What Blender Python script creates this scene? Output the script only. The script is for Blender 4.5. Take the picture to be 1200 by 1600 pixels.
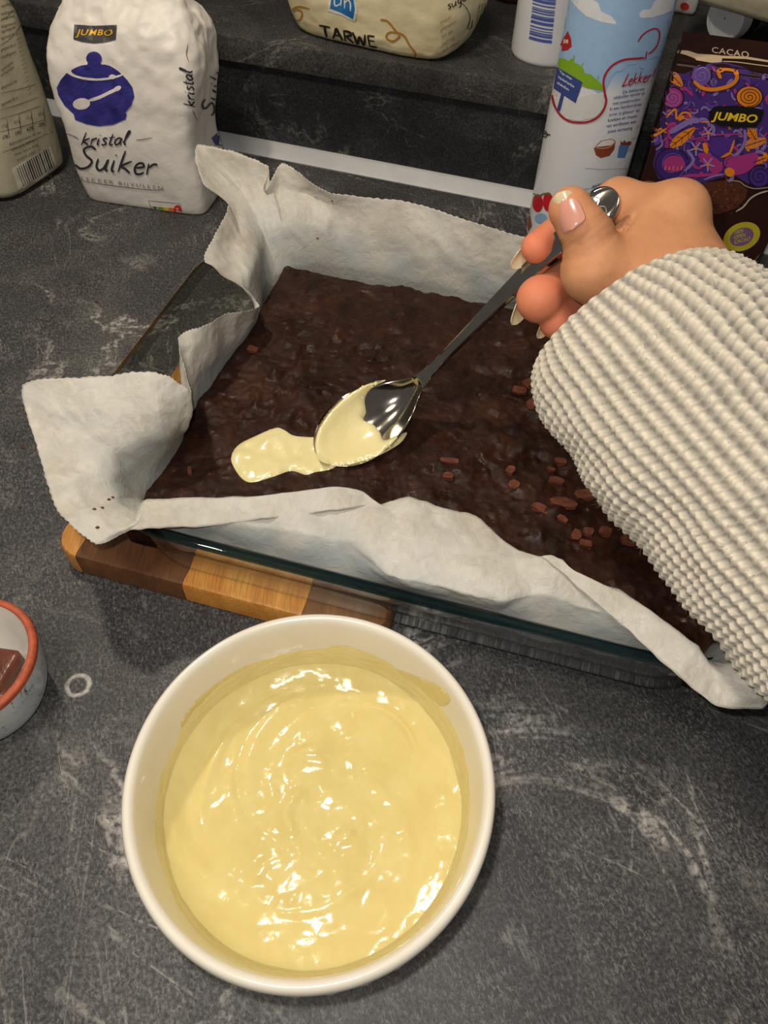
import bpy, bmesh, math, random
import numpy as np
from mathutils import Vector, Matrix
from mathutils.bvhtree import BVHTree
from mathutils.geometry import delaunay_2d_cdt, tessellate_polygon

for _o in list(bpy.data.objects):
    bpy.data.objects.remove(_o)
SC = bpy.context.scene
COL = SC.collection
random.seed(4)
RNG = np.random.default_rng(11)

# ------------------------------------------------------------------ camera
F_PX, PITCH, ROLL, H = 1150.0, math.radians(52.0), math.radians(1.8), 0.36
FW = np.array([0, math.cos(PITCH), -math.sin(PITCH)])
_rt = np.array([1.0, 0, 0]); _up = np.cross(_rt, FW)
RT = _rt * math.cos(ROLL) + _up * math.sin(ROLL)
UP = -_rt * math.sin(ROLL) + _up * math.cos(ROLL)
EYE = np.array([0, 0, H])
cam = bpy.data.cameras.new('camera'); cam.sensor_fit = 'VERTICAL'; cam.sensor_height = 24.0
cam.lens = F_PX / 1600 * 24.0; cam.clip_start = 0.01; cam.clip_end = 20
cob = bpy.data.objects.new('camera', cam); COL.objects.link(cob)
M = Matrix((tuple(RT), tuple(UP), tuple(-FW))).transposed().to_4x4(); M.translation = Vector(EYE)
cob.matrix_world = M
SC.camera = cob

# ------------------------------------------------------------------ world, lights, exposure
w = bpy.data.worlds.new('room_ambient'); SC.world = w; w.use_nodes = True
w.node_tree.nodes['Background'].inputs[0].default_value = (1.0, 0.96, 0.90, 1)
w.node_tree.nodes['Background'].inputs[1].default_value = 0.16
def lamp(name, kind, loc, power, color, size, aim=None, spread=None):
    l = bpy.data.lights.new(name, kind); l.energy = power; l.color = color
    if kind == 'AREA':
        l.shape = 'DISK'; l.size = size
        if spread: l.spread = spread
    elif kind == 'SPOT':
        l.shadow_soft_size = size; l.spot_size = spread; l.spot_blend = 0.7
    else:
        l.shadow_soft_size = size
    o = bpy.data.objects.new(name, l); COL.objects.link(o); o.location = loc
    if aim is not None:
        o.rotation_euler = (Vector(aim) - Vector(loc)).to_track_quat('-Z', 'Y').to_euler()
    return o
lamp('under_cabinet_lamp', 'AREA', (-0.25, 0.44, 0.60), 1.85, (1.0, 0.88, 0.70), 0.035, (-0.08, 0.25, 0))
lamp('overhead_fill', 'AREA', (-0.25, -0.30, 1.9), 12.5, (1.0, 0.90, 0.77), 0.4, (0.0, 0.3, 0))  # added unseen fill from overhead, softens shadows and lifts front faces
_fl = EYE + UP * 0.018 - RT * 0.016 + FW * 0.002
lamp('phone_flash', 'SPOT', tuple(_fl), 3.1, (1.0, 0.95, 0.88), 0.004, tuple(EYE + FW * 0.5), math.radians(125))
SC.view_settings.view_transform = 'Standard'; SC.view_settings.look = 'None'
SC.view_settings.exposure = -0.2; SC.view_settings.gamma = 1.0; SC.view_settings.use_curve_mapping = False
SC.cycles.max_bounces = 10; SC.cycles.transparent_max_bounces = 16

# ------------------------------------------------------------------ pixel helpers (1200 x 1600 frame)
def ray(x, y): return FW * F_PX + RT * (x - 600) + UP * (800 - y)
def PZ(x, y, z=0.0):
    d = ray(x, y); return EYE + d * ((z - H) / d[2])
def PD(x, y, dep): return EYE + ray(x, y) * (dep / F_PX)
def PROJ(p):
    v = np.asarray(p, float) - EYE; c = v @ FW
    return 600 + F_PX * (v @ RT) / c, 800 - F_PX * (v @ UP) / c
def PPL(x, y, p0, n):
    d = ray(x, y); n = np.asarray(n, float)
    return EYE + d * (((np.asarray(p0) - EYE) @ n) / (d @ n))

def catmull(pts, n, closed=False):
    """n samples per segment through pts (array K x D)"""
    p = np.asarray(pts, float); K = len(p); out = []
    segs = K if closed else K - 1
    for i in range(segs):
        if closed: a, b, c, d = p[(i-1) % K], p[i], p[(i+1) % K], p[(i+2) % K]
        else:
            b, c = p[i], p[i+1]
            a = p[i-1] if i > 0 else 2*b - c
            d = p[i+2] if i + 2 < K else 2*c - b
        for k in range(n):
            t = k / n
            out.append(0.5*((2*b) + (-a+c)*t + (2*a-5*b+4*c-d)*t*t + (-a+3*b-3*c+d)*t**3))
    if not closed: out.append(p[-1])
    return np.array(out)

# vectorised gradient noise
_perm = np.random.default_rng(5).permutation(256); _perm = np.concatenate([_perm, _perm, _perm])
_grad = np.random.default_rng(6).normal(size=(256, 3)); _grad /= np.linalg.norm(_grad, axis=1)[:, None]
def noise(p):
    p = np.asarray(p, float); i = np.floor(p).astype(int); f = p - i; i = i & 255
    u = f*f*f*(f*(f*6-15)+10); r = 0
    for dx in (0, 1):
        for dy in (0, 1):
            for dz in (0, 1):
                h = _perm[_perm[_perm[(i[..., 0]+dx) & 255] + ((i[..., 1]+dy) & 255)] + ((i[..., 2]+dz) & 255)]
                g = _grad[h]
                d = g[..., 0]*(f[..., 0]-dx) + g[..., 1]*(f[..., 1]-dy) + g[..., 2]*(f[..., 2]-dz)
                wx = u[..., 0] if dx else 1-u[..., 0]; wy = u[..., 1] if dy else 1-u[..., 1]; wz = u[..., 2] if dz else 1-u[..., 2]
                r = r + d*wx*wy*wz
    return r * 1.5
def fbm(p, o=4, gain=0.5):
    p = np.asarray(p, float); a = 1.0; s = 0
    for k in range(o):
        s = s + a*noise(p*2**k + 17.3*k); a *= gain
    return s
def ridge(p, o=3):
    p = np.asarray(p, float); a = 1.0; s = 0
    for k in range(o):
        s = s + a*(1 - 2*np.abs(noise(p*1.9**k + 9.1*k))); a *= 0.5
    return s

# ------------------------------------------------------------------ object helpers
def link(o, parent=None):
    COL.objects.link(o)
    if parent is not None:
        o.parent = parent
        o.matrix_parent_inverse = Matrix.Translation(parent.location).inverted() if parent.type == 'EMPTY' else Matrix.Identity(4)
    return o
def tag(o, label, cat, group=None, kind=None):
    o['label'] = label
    if cat: o['category'] = cat
    if group: o['group'] = group
    if kind: o['kind'] = kind
    return o
def thing(name, loc, label, cat, group=None):
    o = bpy.data.objects.new(name, None); o.empty_display_size = 0.02
    o.location = tuple(float(v) for v in loc); COL.objects.link(o)
    return tag(o, label, cat, group)
def mesh(name, v, f, mat, parent=None, smooth=True, angle=None):
    me = bpy.data.meshes.new(name)
    v = np.asarray(v, float)
    me.from_pydata([tuple(q) for q in v.tolist()], [], [tuple(int(i) for i in q) for q in f]); me.validate()
    me.materials.append(mat)
    if smooth:
        me.polygons.foreach_set('use_smooth', [True]*len(me.polygons))
    if angle is not None:
        me.set_sharp_from_angle(angle=math.radians(angle))
    return link(bpy.data.objects.new(name, me), parent)
def grid_faces(nr, nc, close_c=False, close_r=False, off=0, flip=False):
    out = []
    for i in range(nr if close_r else nr-1):
        for j in range(nc if close_c else nc-1):
            a = i*nc+j; b = i*nc+(j+1) % nc; c = ((i+1) % nr)*nc+(j+1) % nc; d = ((i+1) % nr)*nc+j
            out.append((off+a, off+d, off+c, off+b) if flip else (off+a, off+b, off+c, off+d))
    return out
def bm_mesh(name, bm, mat, parent=None, smooth=True, angle=None):
    bmesh.ops.recalc_face_normals(bm, faces=bm.faces)
    me = bpy.data.meshes.new(name); bm.to_mesh(me); bm.free(); me.materials.append(mat)
    if smooth: me.polygons.foreach_set('use_smooth', [True]*len(me.polygons))
    if angle is not None: me.set_sharp_from_angle(angle=math.radians(angle))
    return link(bpy.data.objects.new(name, me), parent)
def recalc(o):
    bm = bmesh.new(); bm.from_mesh(o.data); bmesh.ops.recalc_face_normals(bm, faces=bm.faces); bm.to_mesh(o.data); bm.free(); return o
def box_frame(o, ax, ay, az, x0, x1, y0, y1, z0, z1, bev=0.0, seg=2):
    """bmesh box in a rotated frame, bevelled"""
    bm = bmesh.new(); vs = []
    for z in (z0, z1):
        for (x, y) in ((x0, y0), (x1, y0), (x1, y1), (x0, y1)):
            vs.append(bm.verts.new(tuple(np.asarray(o) + ax*x + ay*y + az*z)))
    for q in ((0, 3, 2, 1), (4, 5, 6, 7), (0, 1, 5, 4), (1, 2, 6, 5), (2, 3, 7, 6), (3, 0, 4, 7)):
        bm.faces.new([vs[i] for i in q])
    if bev: bmesh.ops.bevel(bm, geom=bm.edges[:], offset=bev, segments=seg, affect='EDGES', profile=0.5)
    return bm
def bvh_of(*objs):
    vs, fs = [], []
    for o in objs:
        off = len(vs); m = o.matrix_world if o.parent is None else Matrix.Identity(4)
        vs += [v.co.copy() for v in o.data.vertices]
        fs += [[off+i for i in p.vertices] for p in o.data.polygons]
    return BVHTree.FromPolygons(vs, fs)
def cast(bvh, x, y):
    d = Vector(ray(x, y)).normalized()
    h = bvh.ray_cast(Vector(EYE), d)
    return h  # loc, normal, idx, dist
EXX, EYY, EZZ = np.eye(3)

# ------------------------------------------------------------------ materials
def nodes_of(name):
    m = bpy.data.materials.new(name); m.use_nodes = True
    nt = m.node_tree; b = nt.nodes['Principled BSDF']; return m, nt, b
def L(nt, a, b): nt.links.new(a, b)
def c4(c): return (c[0], c[1], c[2], 1.0)
def srgb(r, g, b):
    f = lambda v: (v/255/12.92) if v/255 <= 0.04045 else ((v/255+0.055)/1.055)**2.4
    return (f(r), f(g), f(b))
def coord(nt, scale=(1, 1, 1), rot=(0, 0, 0)):
    tc = nt.nodes.new('ShaderNodeTexCoord'); mp = nt.nodes.new('ShaderNodeMapping')
    mp.inputs['Scale'].default_value = scale; mp.inputs['Rotation'].default_value = rot
    L(nt, tc.outputs['Object'], mp.inputs['Vector']); return mp.outputs[0]
def ntex(nt, vec, scale, detail=4, rough=0.55, dist=0.0):
    n = nt.nodes.new('ShaderNodeTexNoise'); n.inputs['Scale'].default_value = scale; n.inputs['Detail'].default_value = detail
    n.inputs['Roughness'].default_value = rough; n.inputs['Distortion'].default_value = dist
    L(nt, vec, n.inputs['Vector']); return n.outputs['Fac']
def ramp(nt, fac, stops):
    r = nt.nodes.new('ShaderNodeValToRGB'); e = r.color_ramp.elements
    while len(e) < len(stops): e.new(0.5)
    for k, (p, c) in enumerate(stops):
        e[k].position = p; e[k].color = c4(c) if len(c) == 3 else c
    L(nt, fac, r.inputs[0]); return r.outputs[0]
def mix(nt, fac, a, b, mode='MIX'):
    m = nt.nodes.new('ShaderNodeMix'); m.data_type = 'RGBA'; m.blend_type = mode
    for sock, v in ((0, fac), (6, a), (7, b)):
        if hasattr(v, 'is_linked') or hasattr(v, 'links'): L(nt, v, m.inputs[sock])
        elif sock == 0: m.inputs[0].default_value = v
        else: m.inputs[sock].default_value = c4(v)
    return m.outputs[2]
def math_n(nt, op, a, b=0.0):
    m = nt.nodes.new('ShaderNodeMath'); m.operation = op
    for k, v in enumerate((a, b)):
        if hasattr(v, 'links'): L(nt, v, m.inputs[k])
        else: m.inputs[k].default_value = v
    return m.outputs[0]
def bump(nt, b, h, strength, dist=0.001, prev=None):
    n = nt.nodes.new('ShaderNodeBump'); n.inputs['Strength'].default_value = strength; n.inputs['Distance'].default_value = dist
    L(nt, h, n.inputs['Height'])
    if prev is not None: L(nt, prev, n.inputs['Normal'])
    L(nt, n.outputs[0], b.inputs['Normal']); return n.outputs[0]
def pm(name, c, c2=None, nscale=60, rough=0.5, metal=0.0, spec=0.5, bumps=(), sss=0.0, sss_c=None, coat=0.0, ro2=None):
    m, nt, b = nodes_of(name); v = coord(nt)
    if c2 is None: c2 = tuple(x*0.93 for x in c)
    L(nt, ramp(nt, ntex(nt, v, nscale), [(0.35, c2), (0.65, c)]), b.inputs['Base Color'])
    b.inputs['Roughness'].default_value = rough; b.inputs['Metallic'].default_value = metal
    b.inputs['Specular IOR Level'].default_value = spec; b.inputs['Coat Weight'].default_value = coat
    if ro2 is not None:
        L(nt, ramp(nt, ntex(nt, v, nscale*2), [(0.3, (rough,)*3), (0.7, (ro2,)*3)]), b.inputs['Roughness'])
    if sss:
        b.inputs['Subsurface Weight'].default_value = sss; b.inputs['Subsurface Radius'].default_value = sss_c or (0.004, 0.002, 0.001)
        b.inputs['Subsurface Scale'].default_value = 1.0
    prev = None
    for (s, st, ds) in bumps: prev = bump(nt, b, ntex(nt, v, s, 5), st, ds, prev)
    return m
def ink(name, rgb, rough=0.5): return pm('ink_'+name, srgb(*rgb), nscale=180, rough=rough)

# ------------------------------------------------------------------ setting: worktop, back panel, ledge
WA = math.radians(-17.5)
WX = np.array([math.cos(WA), math.sin(WA), 0]); WY = np.array([-math.sin(WA), math.cos(WA), 0])
WD = 0.665                                                    # distance of the back panel along WY
DA = math.radians(-14.5)
DX = np.array([math.cos(DA), math.sin(DA), 0]); DY = np.array([-math.sin(DA), math.cos(DA), 0])
DO = PZ(640, 930, 0.06); DO[2] = 0
def D(x, y, z): return DO + DX*x + DY*y + EZZ*z
def toD(p): q = np.asarray(p) - DO; return q @ DX, q @ DY

def coord_dir(nt, ang, along, across=1.0):
    """object coordinates stretched by `along` in direction ang on the horizontal plane"""
    tc = nt.nodes.new('ShaderNodeTexCoord'); mp = nt.nodes.new('ShaderNodeMapping'); mp.vector_type = 'TEXTURE'
    mp.inputs['Rotation'].default_value = (0, 0, ang); mp.inputs['Scale'].default_value = (along, across, across)
    L(nt, tc.outputs['Object'], mp.inputs['Vector']); return mp.outputs[0]
def stone(name, base, lift, vein_amt, ring=None, ro=0.55, gscale=1.0, spec=0.3, fleck=1.0):
    m, nt, b = nodes_of(name); v = coord(nt)
    big = ntex(nt, v, 8*gscale, 7, 0.66, 0.6)
    col = ramp(nt, big, [(0.30, tuple(x*0.6 for x in base)), (0.5, base), (0.70, lift)])
    grain = ntex(nt, v, 520, 4, 0.75)
    col = mix(nt, 1.0, col, ramp(nt, grain, [(0.36, (0.40,)*3), (0.5, (0.95,)*3), (0.64, (1.9,)*3)]), 'MULTIPLY')
    # salt-like flecks, short strokes lying one way, denser in clouds
    fl = ntex(nt, coord_dir(nt, -1.15, 2.2), 820, 3, 0.65, 0.9)
    dens = ramp(nt, ntex(nt, v, 22*gscale, 6, 0.7, 0.5), [(0.36, (0.25,)*3), (0.66, (1.0,)*3)])
    fm = math_n(nt, 'MULTIPLY', math_n(nt, 'MULTIPLY', ramp(nt, fl, [(0.52, (0,)*3), (0.62, (0.62,)*3)]), dens), fleck)
    col = mix(nt, fm, col, (0.27, 0.255, 0.235))
    brk = ramp(nt, ntex(nt, v, 240, 4, 0.65), [(0.40, (0,)*3), (0.58, (1,)*3)])
    # long thin scratches
    for (an, sc_n, th_) in ((-1.18, 34, 0.010), (-1.45, 24, 0.008), (-0.45, 20, 0.008)):
        vn = ntex(nt, coord_dir(nt, an, 7.0), sc_n*gscale, 4, 0.5, 0.35)
        rd = math_n(nt, 'ABSOLUTE', math_n(nt, 'SUBTRACT', vn, 0.5))
        pt_ = ramp(nt, ntex(nt, v, sc_n*0.55*gscale+3*an, 3, 0.5), [(0.52, (0,)*3), (0.64, (1,)*3)])
        lm = math_n(nt, 'MULTIPLY', math_n(nt, 'MULTIPLY', ramp(nt, rd, [(0.0, (1,)*3), (th_, (0,)*3)]), pt_), brk)
        col = mix(nt, math_n(nt, 'MULTIPLY', lm, vein_amt*0.8), col, (0.42, 0.40, 0.36))
    # broader crooked veins and chalky clouds
    vn = ntex(nt, v, 5.0*gscale, 6, 0.6, 1.2)
    rd = math_n(nt, 'ABSOLUTE', math_n(nt, 'SUBTRACT', vn, 0.47))
    patch = ramp(nt, ntex(nt, v, 8*gscale, 3, 0.5), [(0.47, (0,)*3), (0.60, (1,)*3)])
    lm = math_n(nt, 'MULTIPLY', math_n(nt, 'MULTIPLY', ramp(nt, rd, [(0.0, (1,)*3), (0.022, (0,)*3)]), patch), brk)
    col = mix(nt, math_n(nt, 'MULTIPLY', lm, vein_amt), col, (0.50, 0.47, 0.43))
    cl = ramp(nt, ntex(nt, coord_dir(nt, -0.6, 1.8), 20*gscale, 7, 0.75, 0.9), [(0.58, (0,)*3), (0.76, (1,)*3)])
    col = mix(nt, math_n(nt, 'MULTIPLY', math_n(nt, 'MULTIPLY', cl, brk), vein_amt*0.6), col, (0.40, 0.38, 0.34))
    if ring is not None:
        for (cx, cy, rx, wdt) in ring:
            sub = nt.nodes.new('ShaderNodeVectorMath'); sub.operation = 'SUBTRACT'
            tc = nt.nodes.new('ShaderNodeTexCoord'); L(nt, tc.outputs['Object'], sub.inputs[0]); sub.inputs[1].default_value = (cx, cy, 0)
            ln = nt.nodes.new('ShaderNodeVectorMath'); ln.operation = 'LENGTH'
            fl2 = nt.nodes.new('ShaderNodeVectorMath'); fl2.operation = 'MULTIPLY'; fl2.inputs[1].default_value = (1, 1, 0)
            L(nt, sub.outputs[0], fl2.inputs[0]); L(nt, fl2.outputs[0], ln.inputs[0])
            wob = math_n(nt, 'MULTIPLY', math_n(nt, 'SUBTRACT', ntex(nt, v, 160, 3), 0.5), 0.0028)
            dd = math_n(nt, 'ABSOLUTE', math_n(nt, 'SUBTRACT', math_n(nt, 'ADD', ln.outputs['Value'], wob), rx))
            rr = ramp(nt, math_n(nt, 'DIVIDE', dd, wdt), [(0.35, (1,)*3), (1.0, (0,)*3)])
            col = mix(nt, math_n(nt, 'MULTIPLY', rr, ramp(nt, ntex(nt, v, 300, 2), [(0.3, (0.35,)*3), (0.6, (0.9,)*3)])), col, (0.50, 0.48, 0.43))
    L(nt, col, b.inputs['Base Color'])
    L(nt, ramp(nt, big, [(0.3, (ro-0.08,)*3), (0.7, (ro+0.1,)*3)]), b.inputs['Roughness'])
    b.inputs['Specular IOR Level'].default_value = spec
    bump(nt, b, grain, 0.25, 0.0006)
    return m
ring_c = PZ(122, 1071, 0)
M_TOP = stone('slate_worktop', (0.046, 0.045, 0.047), (0.098, 0.094, 0.089), 0.85, [(ring_c[0], ring_c[1], 0.0057, 0.0016)], 0.52, 1.0, 0.42)
M_PANEL = stone('slate_panel', (0.016, 0.017, 0.019), (0.040, 0.041, 0.044), 0.25, None, 0.55, 1.6, 0.3, 0.22)
M_LEDGE = stone('slate_ledge', (0.040, 0.038, 0.037), (0.075, 0.070, 0.066), 0.3, None, 0.45, 1.4, 0.4, 0.25)
wt = bm_mesh('countertop', box_frame((0, 0, 0), WX, WY, EZZ, -1.0, 1.0, -0.22, WD, -0.04, 0.0, 0.002), M_TOP, None, True, 30)
tag(wt, 'dark grey slate-look kitchen worktop with pale scratchy veins', 'countertop')
wp = bm_mesh('wall_back', box_frame((0, 0, 0), WX, WY, EZZ, -1.0, 1.0, WD, WD+0.03, -0.04, 0.078), M_PANEL, None, False)
tag(wp, 'dark slate upstand panel rising behind the worktop', None, kind='structure')
ld = bm_mesh('ledge', box_frame((0, 0, 0), WX, WY, EZZ, -1.0, 1.0, WD-0.005, WD+0.419, 0.0782, 0.100, 0.0012), M_LEDGE, None, True, 30)
tag(ld, 'dark slate window ledge on top of the upstand panel', 'ledge')
M_WALL = pm('painted_wall', (0.09, 0.085, 0.08), nscale=20, rough=0.8, bumps=((300, 0.2, 0.001),))
uw = bm_mesh('wall_upper', box_frame((0, 0, 0), WX, WY, EZZ, -1.0, 1.0, WD+0.42, WD+0.45, 0.0, 1.2), M_WALL, None, False)
tag(uw, 'dim wall behind the ledge', None, kind='structure')
# pale coving strip where the panel meets the worktop
M_STRIP = pm('brushed_aluminium', (0.78, 0.78, 0.78), (0.70, 0.70, 0.71), nscale=40, rough=0.32, metal=0.35)
prof = [(-0.016, 0.0), (-0.0165, 0.0012), (-0.004, 0.0085), (-0.0008, 0.0095), (0.001, 0.0095), (0.001, 0.0)]
sv = [];
for xx in (-1.0, 1.0):
    for (a, c) in prof: sv.append(WX*xx + WY*(WD+a) + EZZ*c)
st = recalc(mesh('trim_1', sv, grid_faces(2, 6, close_c=True) + [tuple(range(5, -1, -1)), tuple(range(6, 12))], M_STRIP, None, True, 25))
tag(st, 'pale metal coving strip along the foot of the panel', None, kind='structure')

# ------------------------------------------------------------------ chopping board (planks are parts)
def wood(name, c1, c2, sc):
    m, nt, b = nodes_of(name)
    v = coord(nt, (1, 0.12, 1), (0, 0, -DA))
    g = ntex(nt, v, sc, 6, 0.6, 0.8)
    fine = ntex(nt, coord(nt, (1, 0.06, 1), (0, 0, -DA)), 900, 3)
    col = mix(nt, 0.5, ramp(nt, g, [(0.3, c1), (0.7, c2)]), ramp(nt, fine, [(0.35, (0.55,)*3), (0.6, (1.15,)*3)]), 'MULTIPLY')
    L(nt, col, b.inputs['Base Color']); b.inputs['Roughness'].default_value = 0.42
    bump(nt, b, fine, 0.2, 0.0004); return m
WOODS = [wood('acacia_honey', srgb(176, 112, 48), srgb(206, 150, 78), 60), wood('acacia_walnut', srgb(84, 52, 28), srgb(124, 80, 46), 70),
         wood('acacia_amber', srgb(190, 118, 42), srgb(222, 160, 76), 45), wood('acacia_mid', srgb(104, 68, 34), srgb(136, 92, 50), 60)]
bnd = [toD(PZ(px, py, 0))[0] for px, py in ((84, 880), (134, 893), (296, 935), (478, 978), (603, 1010))]
bnd[0] = -0.207; BY0, BY1 = -0.0035, 0.205
bt = thing('chopping_board', D((bnd[0]+bnd[-1])/2, 0.1, 0), 'striped acacia chopping board under the glass baking dish', 'chopping board')
def plank(i, x0, x1):
    # rounded outer corners at the two ends, rounded top edge
    r = 0.016; pts = []
    def corner(cx, cy, a0):
        for k in range(7):
            a = a0 + math.pi/2*k/6; pts.append((cx+r*math.cos(a), cy+r*math.sin(a)))
    L0, R0 = i == 0, i == 3
    if L0: corner(x0+r, BY0+r, math.pi)
    else: pts.append((x0, BY0))
    if R0: corner(x1-r, BY0+r, 1.5*math.pi)
    else: pts.append((x1, BY0))
    if R0: corner(x1-r, BY1-r, 0)
    else: pts.append((x1, BY1))
    if L0: corner(x0+r, BY1-r, math.pi/2)
    else: pts.append((x0, BY1))
    e = 0.0028; rings = []; cx = (x0+x1)/2; cy = (BY0+BY1)/2
    for z, ins in ((0, 0.002), (0.002, 0), (0.0152, 0), (0.0172, e*0.3), (0.018, e)):
        ring_ = []
        for (x, y) in pts:
            xi = x + (ins if (x < x0+r*0.999 and L0) else 0) - (ins if (x > x1-r*0.999 and R0) else 0)
            yi = y + (ins if y < cy else -ins); ring_.append(D(xi, yi, z))
        rings.append(ring_)
    n = len(pts); vv = [q for rg in rings for q in rg]
    return recalc(mesh('plank', vv, grid_faces(5, n, close_c=True) + [tuple(range(n-1, -1, -1)), tuple(range(4*n, 5*n))], WOODS[i], bt, True, 40))
for i in range(4): plank(i, bnd[i], bnd[i+1] - (0.00025 if i < 3 else 0))

# ------------------------------------------------------------------ glass baking dish
def thin_glass(name, tint, amt, ro=0.02):
    m = bpy.data.materials.new(name); m.use_nodes = True; nt = m.node_tree; nt.nodes.clear()
    out = nt.nodes.new('ShaderNodeOutputMaterial'); tr = nt.nodes.new('ShaderNodeBsdfTransparent'); gl = nt.nodes.new('ShaderNodeBsdfGlossy')
    tc = nt.nodes.new('ShaderNodeTexCoord'); nz = nt.nodes.new('ShaderNodeTexNoise'); nz.inputs['Scale'].default_value = 30
    L(nt, tc.outputs['Object'], nz.inputs['Vector'])
    L(nt, ramp(nt, nz.outputs['Fac'], [(0.3, tint), (0.7, tuple(min(1, x*1.06) for x in tint))]), tr.inputs['Color'])
    gl.inputs['Roughness'].default_value = ro; gl.inputs['Color'].default_value = (0.95, 0.97, 0.97, 1)
    lw = nt.nodes.new('ShaderNodeLayerWeight'); lw.inputs['Blend'].default_value = 0.5
    fres = math_n(nt, 'ADD', math_n(nt, 'MULTIPLY', math_n(nt, 'POWER', lw.outputs['Facing'], 4.0), 0.85), 0.045)
    mx = nt.nodes.new('ShaderNodeMixShader')
    L(nt, math_n(nt, 'MULTIPLY', fres, amt), mx.inputs[0]); L(nt, tr.outputs[0], mx.inputs[1]); L(nt, gl.outputs[0], mx.inputs[2])
    L(nt, mx.outputs[0], out.inputs[0]); return m
M_GLASS = thin_glass('clear_glass', (0.95, 0.965, 0.96), 0.9)
M_RIM = thin_glass('rim_reflection_tint', (0.10, 0.24, 0.28), 1.0, 0.03)  # dark teal tint paints in the rim's internal reflection
M_HANDLE = thin_glass('handle_glass', (0.62, 0.64, 0.60), 1.5, 0.03)
X0, X1, Y0, Y1, RIMZ = -0.172, 0.166, -0.004, 0.292, 0.064
def rrect(x0, x1, y0, y1, r, bulge=0.0, n=10):
    """closed outline with handle lobes of depth bulge on the short sides"""
    pts = []
    for (cx, cy, a0) in ((x0+r, y0+r, math.pi), (x1-r, y0+r, 1.5*math.pi), (x1-r, y1-r, 0), (x0+r, y1-r, math.pi/2)):
        for k in range(n+1):
            a = a0 + math.pi/2*k/n; pts.append([cx+r*math.cos(a), cy+r*math.sin(a)])
        c = pts[-1]
        nxt = {math.pi: (x1-r, y0), 1.5*math.pi: (x1, y1-r), 0: (x0+r, y1), math.pi/2: (x0, y0+r)}[a0]
        for k in range(1, 24):
            t = k/24; pts.append([c[0]+(nxt[0]-c[0])*t, c[1]+(nxt[1]-c[1])*t])
    ym = (y0+y1)/2; hh = (y1-y0)/2
    for p in pts:
        s = max(0, 1-((p[1]-ym)/(hh*0.98))**2); bb = bulge*min(1, s*1.25)**1.0
        if p[0] < x0+r*0.9: p[0] -= bb
        elif p[0] > x1-r*0.9: p[0] += bb
    return pts
prof = [  # (inset, z, bulge)
    (0.0165, 0.0185, 0), (0.0145, 0.0182, 0), (0.0095, 0.0215, 0), (0.0050, 0.045, 0), (0.0030, 0.0570, 0), (0.0, 0.0595, 0.028), (-0.0006, 0.062, 0.034), (0.0, RIMZ, 0.034)]
prof_in = [(0.0030, RIMZ+0.0003, 0.030), (0.0055, 0.0620, 0.006), (0.0068, 0.0575, 0), (0.0090, 0.045, 0), (0.0130, 0.0265, 0), (0.0170, 0.0232, 0)]
def dish_rings(pr):
    v = []
    for (ins, z, bg) in pr:
        for (x, y) in rrect(X0+ins, X1-ins, Y0+ins, Y1-ins, 0.044-ins*0.6, bg): v.append(D(x, y, z))
    return v
ND = len(rrect(0, 1, 0, 1, 0.1))
dish = thing('baking_dish', D(0, 0.13, 0.018), 'clear glass rectangular baking dish with handles on a wooden board', 'baking dish')
allp = prof + prof_in
body_i = prof[:6]; rim_p = prof[5:] + prof_in[:3]; in_p = prof_in[2:]
def strip(nm, pr, mat, cap_first=False, cap_last=False):
    v = dish_rings(pr); f = grid_faces(len(pr), ND, close_c=True)
    if cap_first: f.append(tuple(range(ND-1, -1, -1)))
    if cap_last: f.append(tuple(range((len(pr)-1)*ND, len(pr)*ND)))
    return mesh(nm, v, f, mat, dish, True, 60)
strip('outer_wall', body_i, M_GLASS, cap_first=True)
rv = dish_rings(rim_p); rfaces = grid_faces(len(rim_p), ND, close_c=True)
lobe = lambda f: np.mean([abs(toD(rv[i])[0]+0.003) for i in f]) > 0.163
mesh('rim', rv, [f for f in rfaces if not lobe(f)], M_RIM, dish, True, 60)
for sgn in (-1, 1):
    fs = [f for f in rfaces if lobe(f) and np.mean([toD(rv[i])[0] for i in f])*sgn > 0]
    used = sorted({i for f in fs for i in f}); mp_ = {i: k for k, i in enumerate(used)}
    mesh('handle', [rv[i] for i in used], [tuple(mp_[i] for i in f) for f in fs], M_HANDLE, dish, True, 60)
strip('inner_wall', in_p, M_GLASS, cap_last=True)

M_EDGE = thin_glass('edge_refraction_tint', (0.80, 0.60, 0.36), 3.0, 0.08)  # amber tint stands in for the board refracted along the clear edge
lobe_ring = [D(x, y, RIMZ) for (x, y) in rrect(X0+.0005, X1-.0005, Y0+.0005, Y1-.0005, 0.044, 0.034)]
for sgn in (-1, 1):
    pth = [q for q in lobe_ring if (toD(q)[0]+0.003)*sgn > 0.160]
    pth.sort(key=lambda q: toD(q)[1]); bv = []
    for k, q in enumerate(pth):
        tgt = pth[min(len(pth)-1, k+1)]-pth[max(0, k-1)]; tgt /= np.linalg.norm(tgt)+1e-9; sdv = np.cross(tgt, EZZ)
        for a in range(10): bv.append(q + (sdv*math.cos(a*math.pi/5)+EZZ*math.sin(a*math.pi/5))*0.0012)
    mesh('handle_edge', bv, grid_faces(len(pth), 10, close_c=True), M_EDGE, dish, True)

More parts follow.
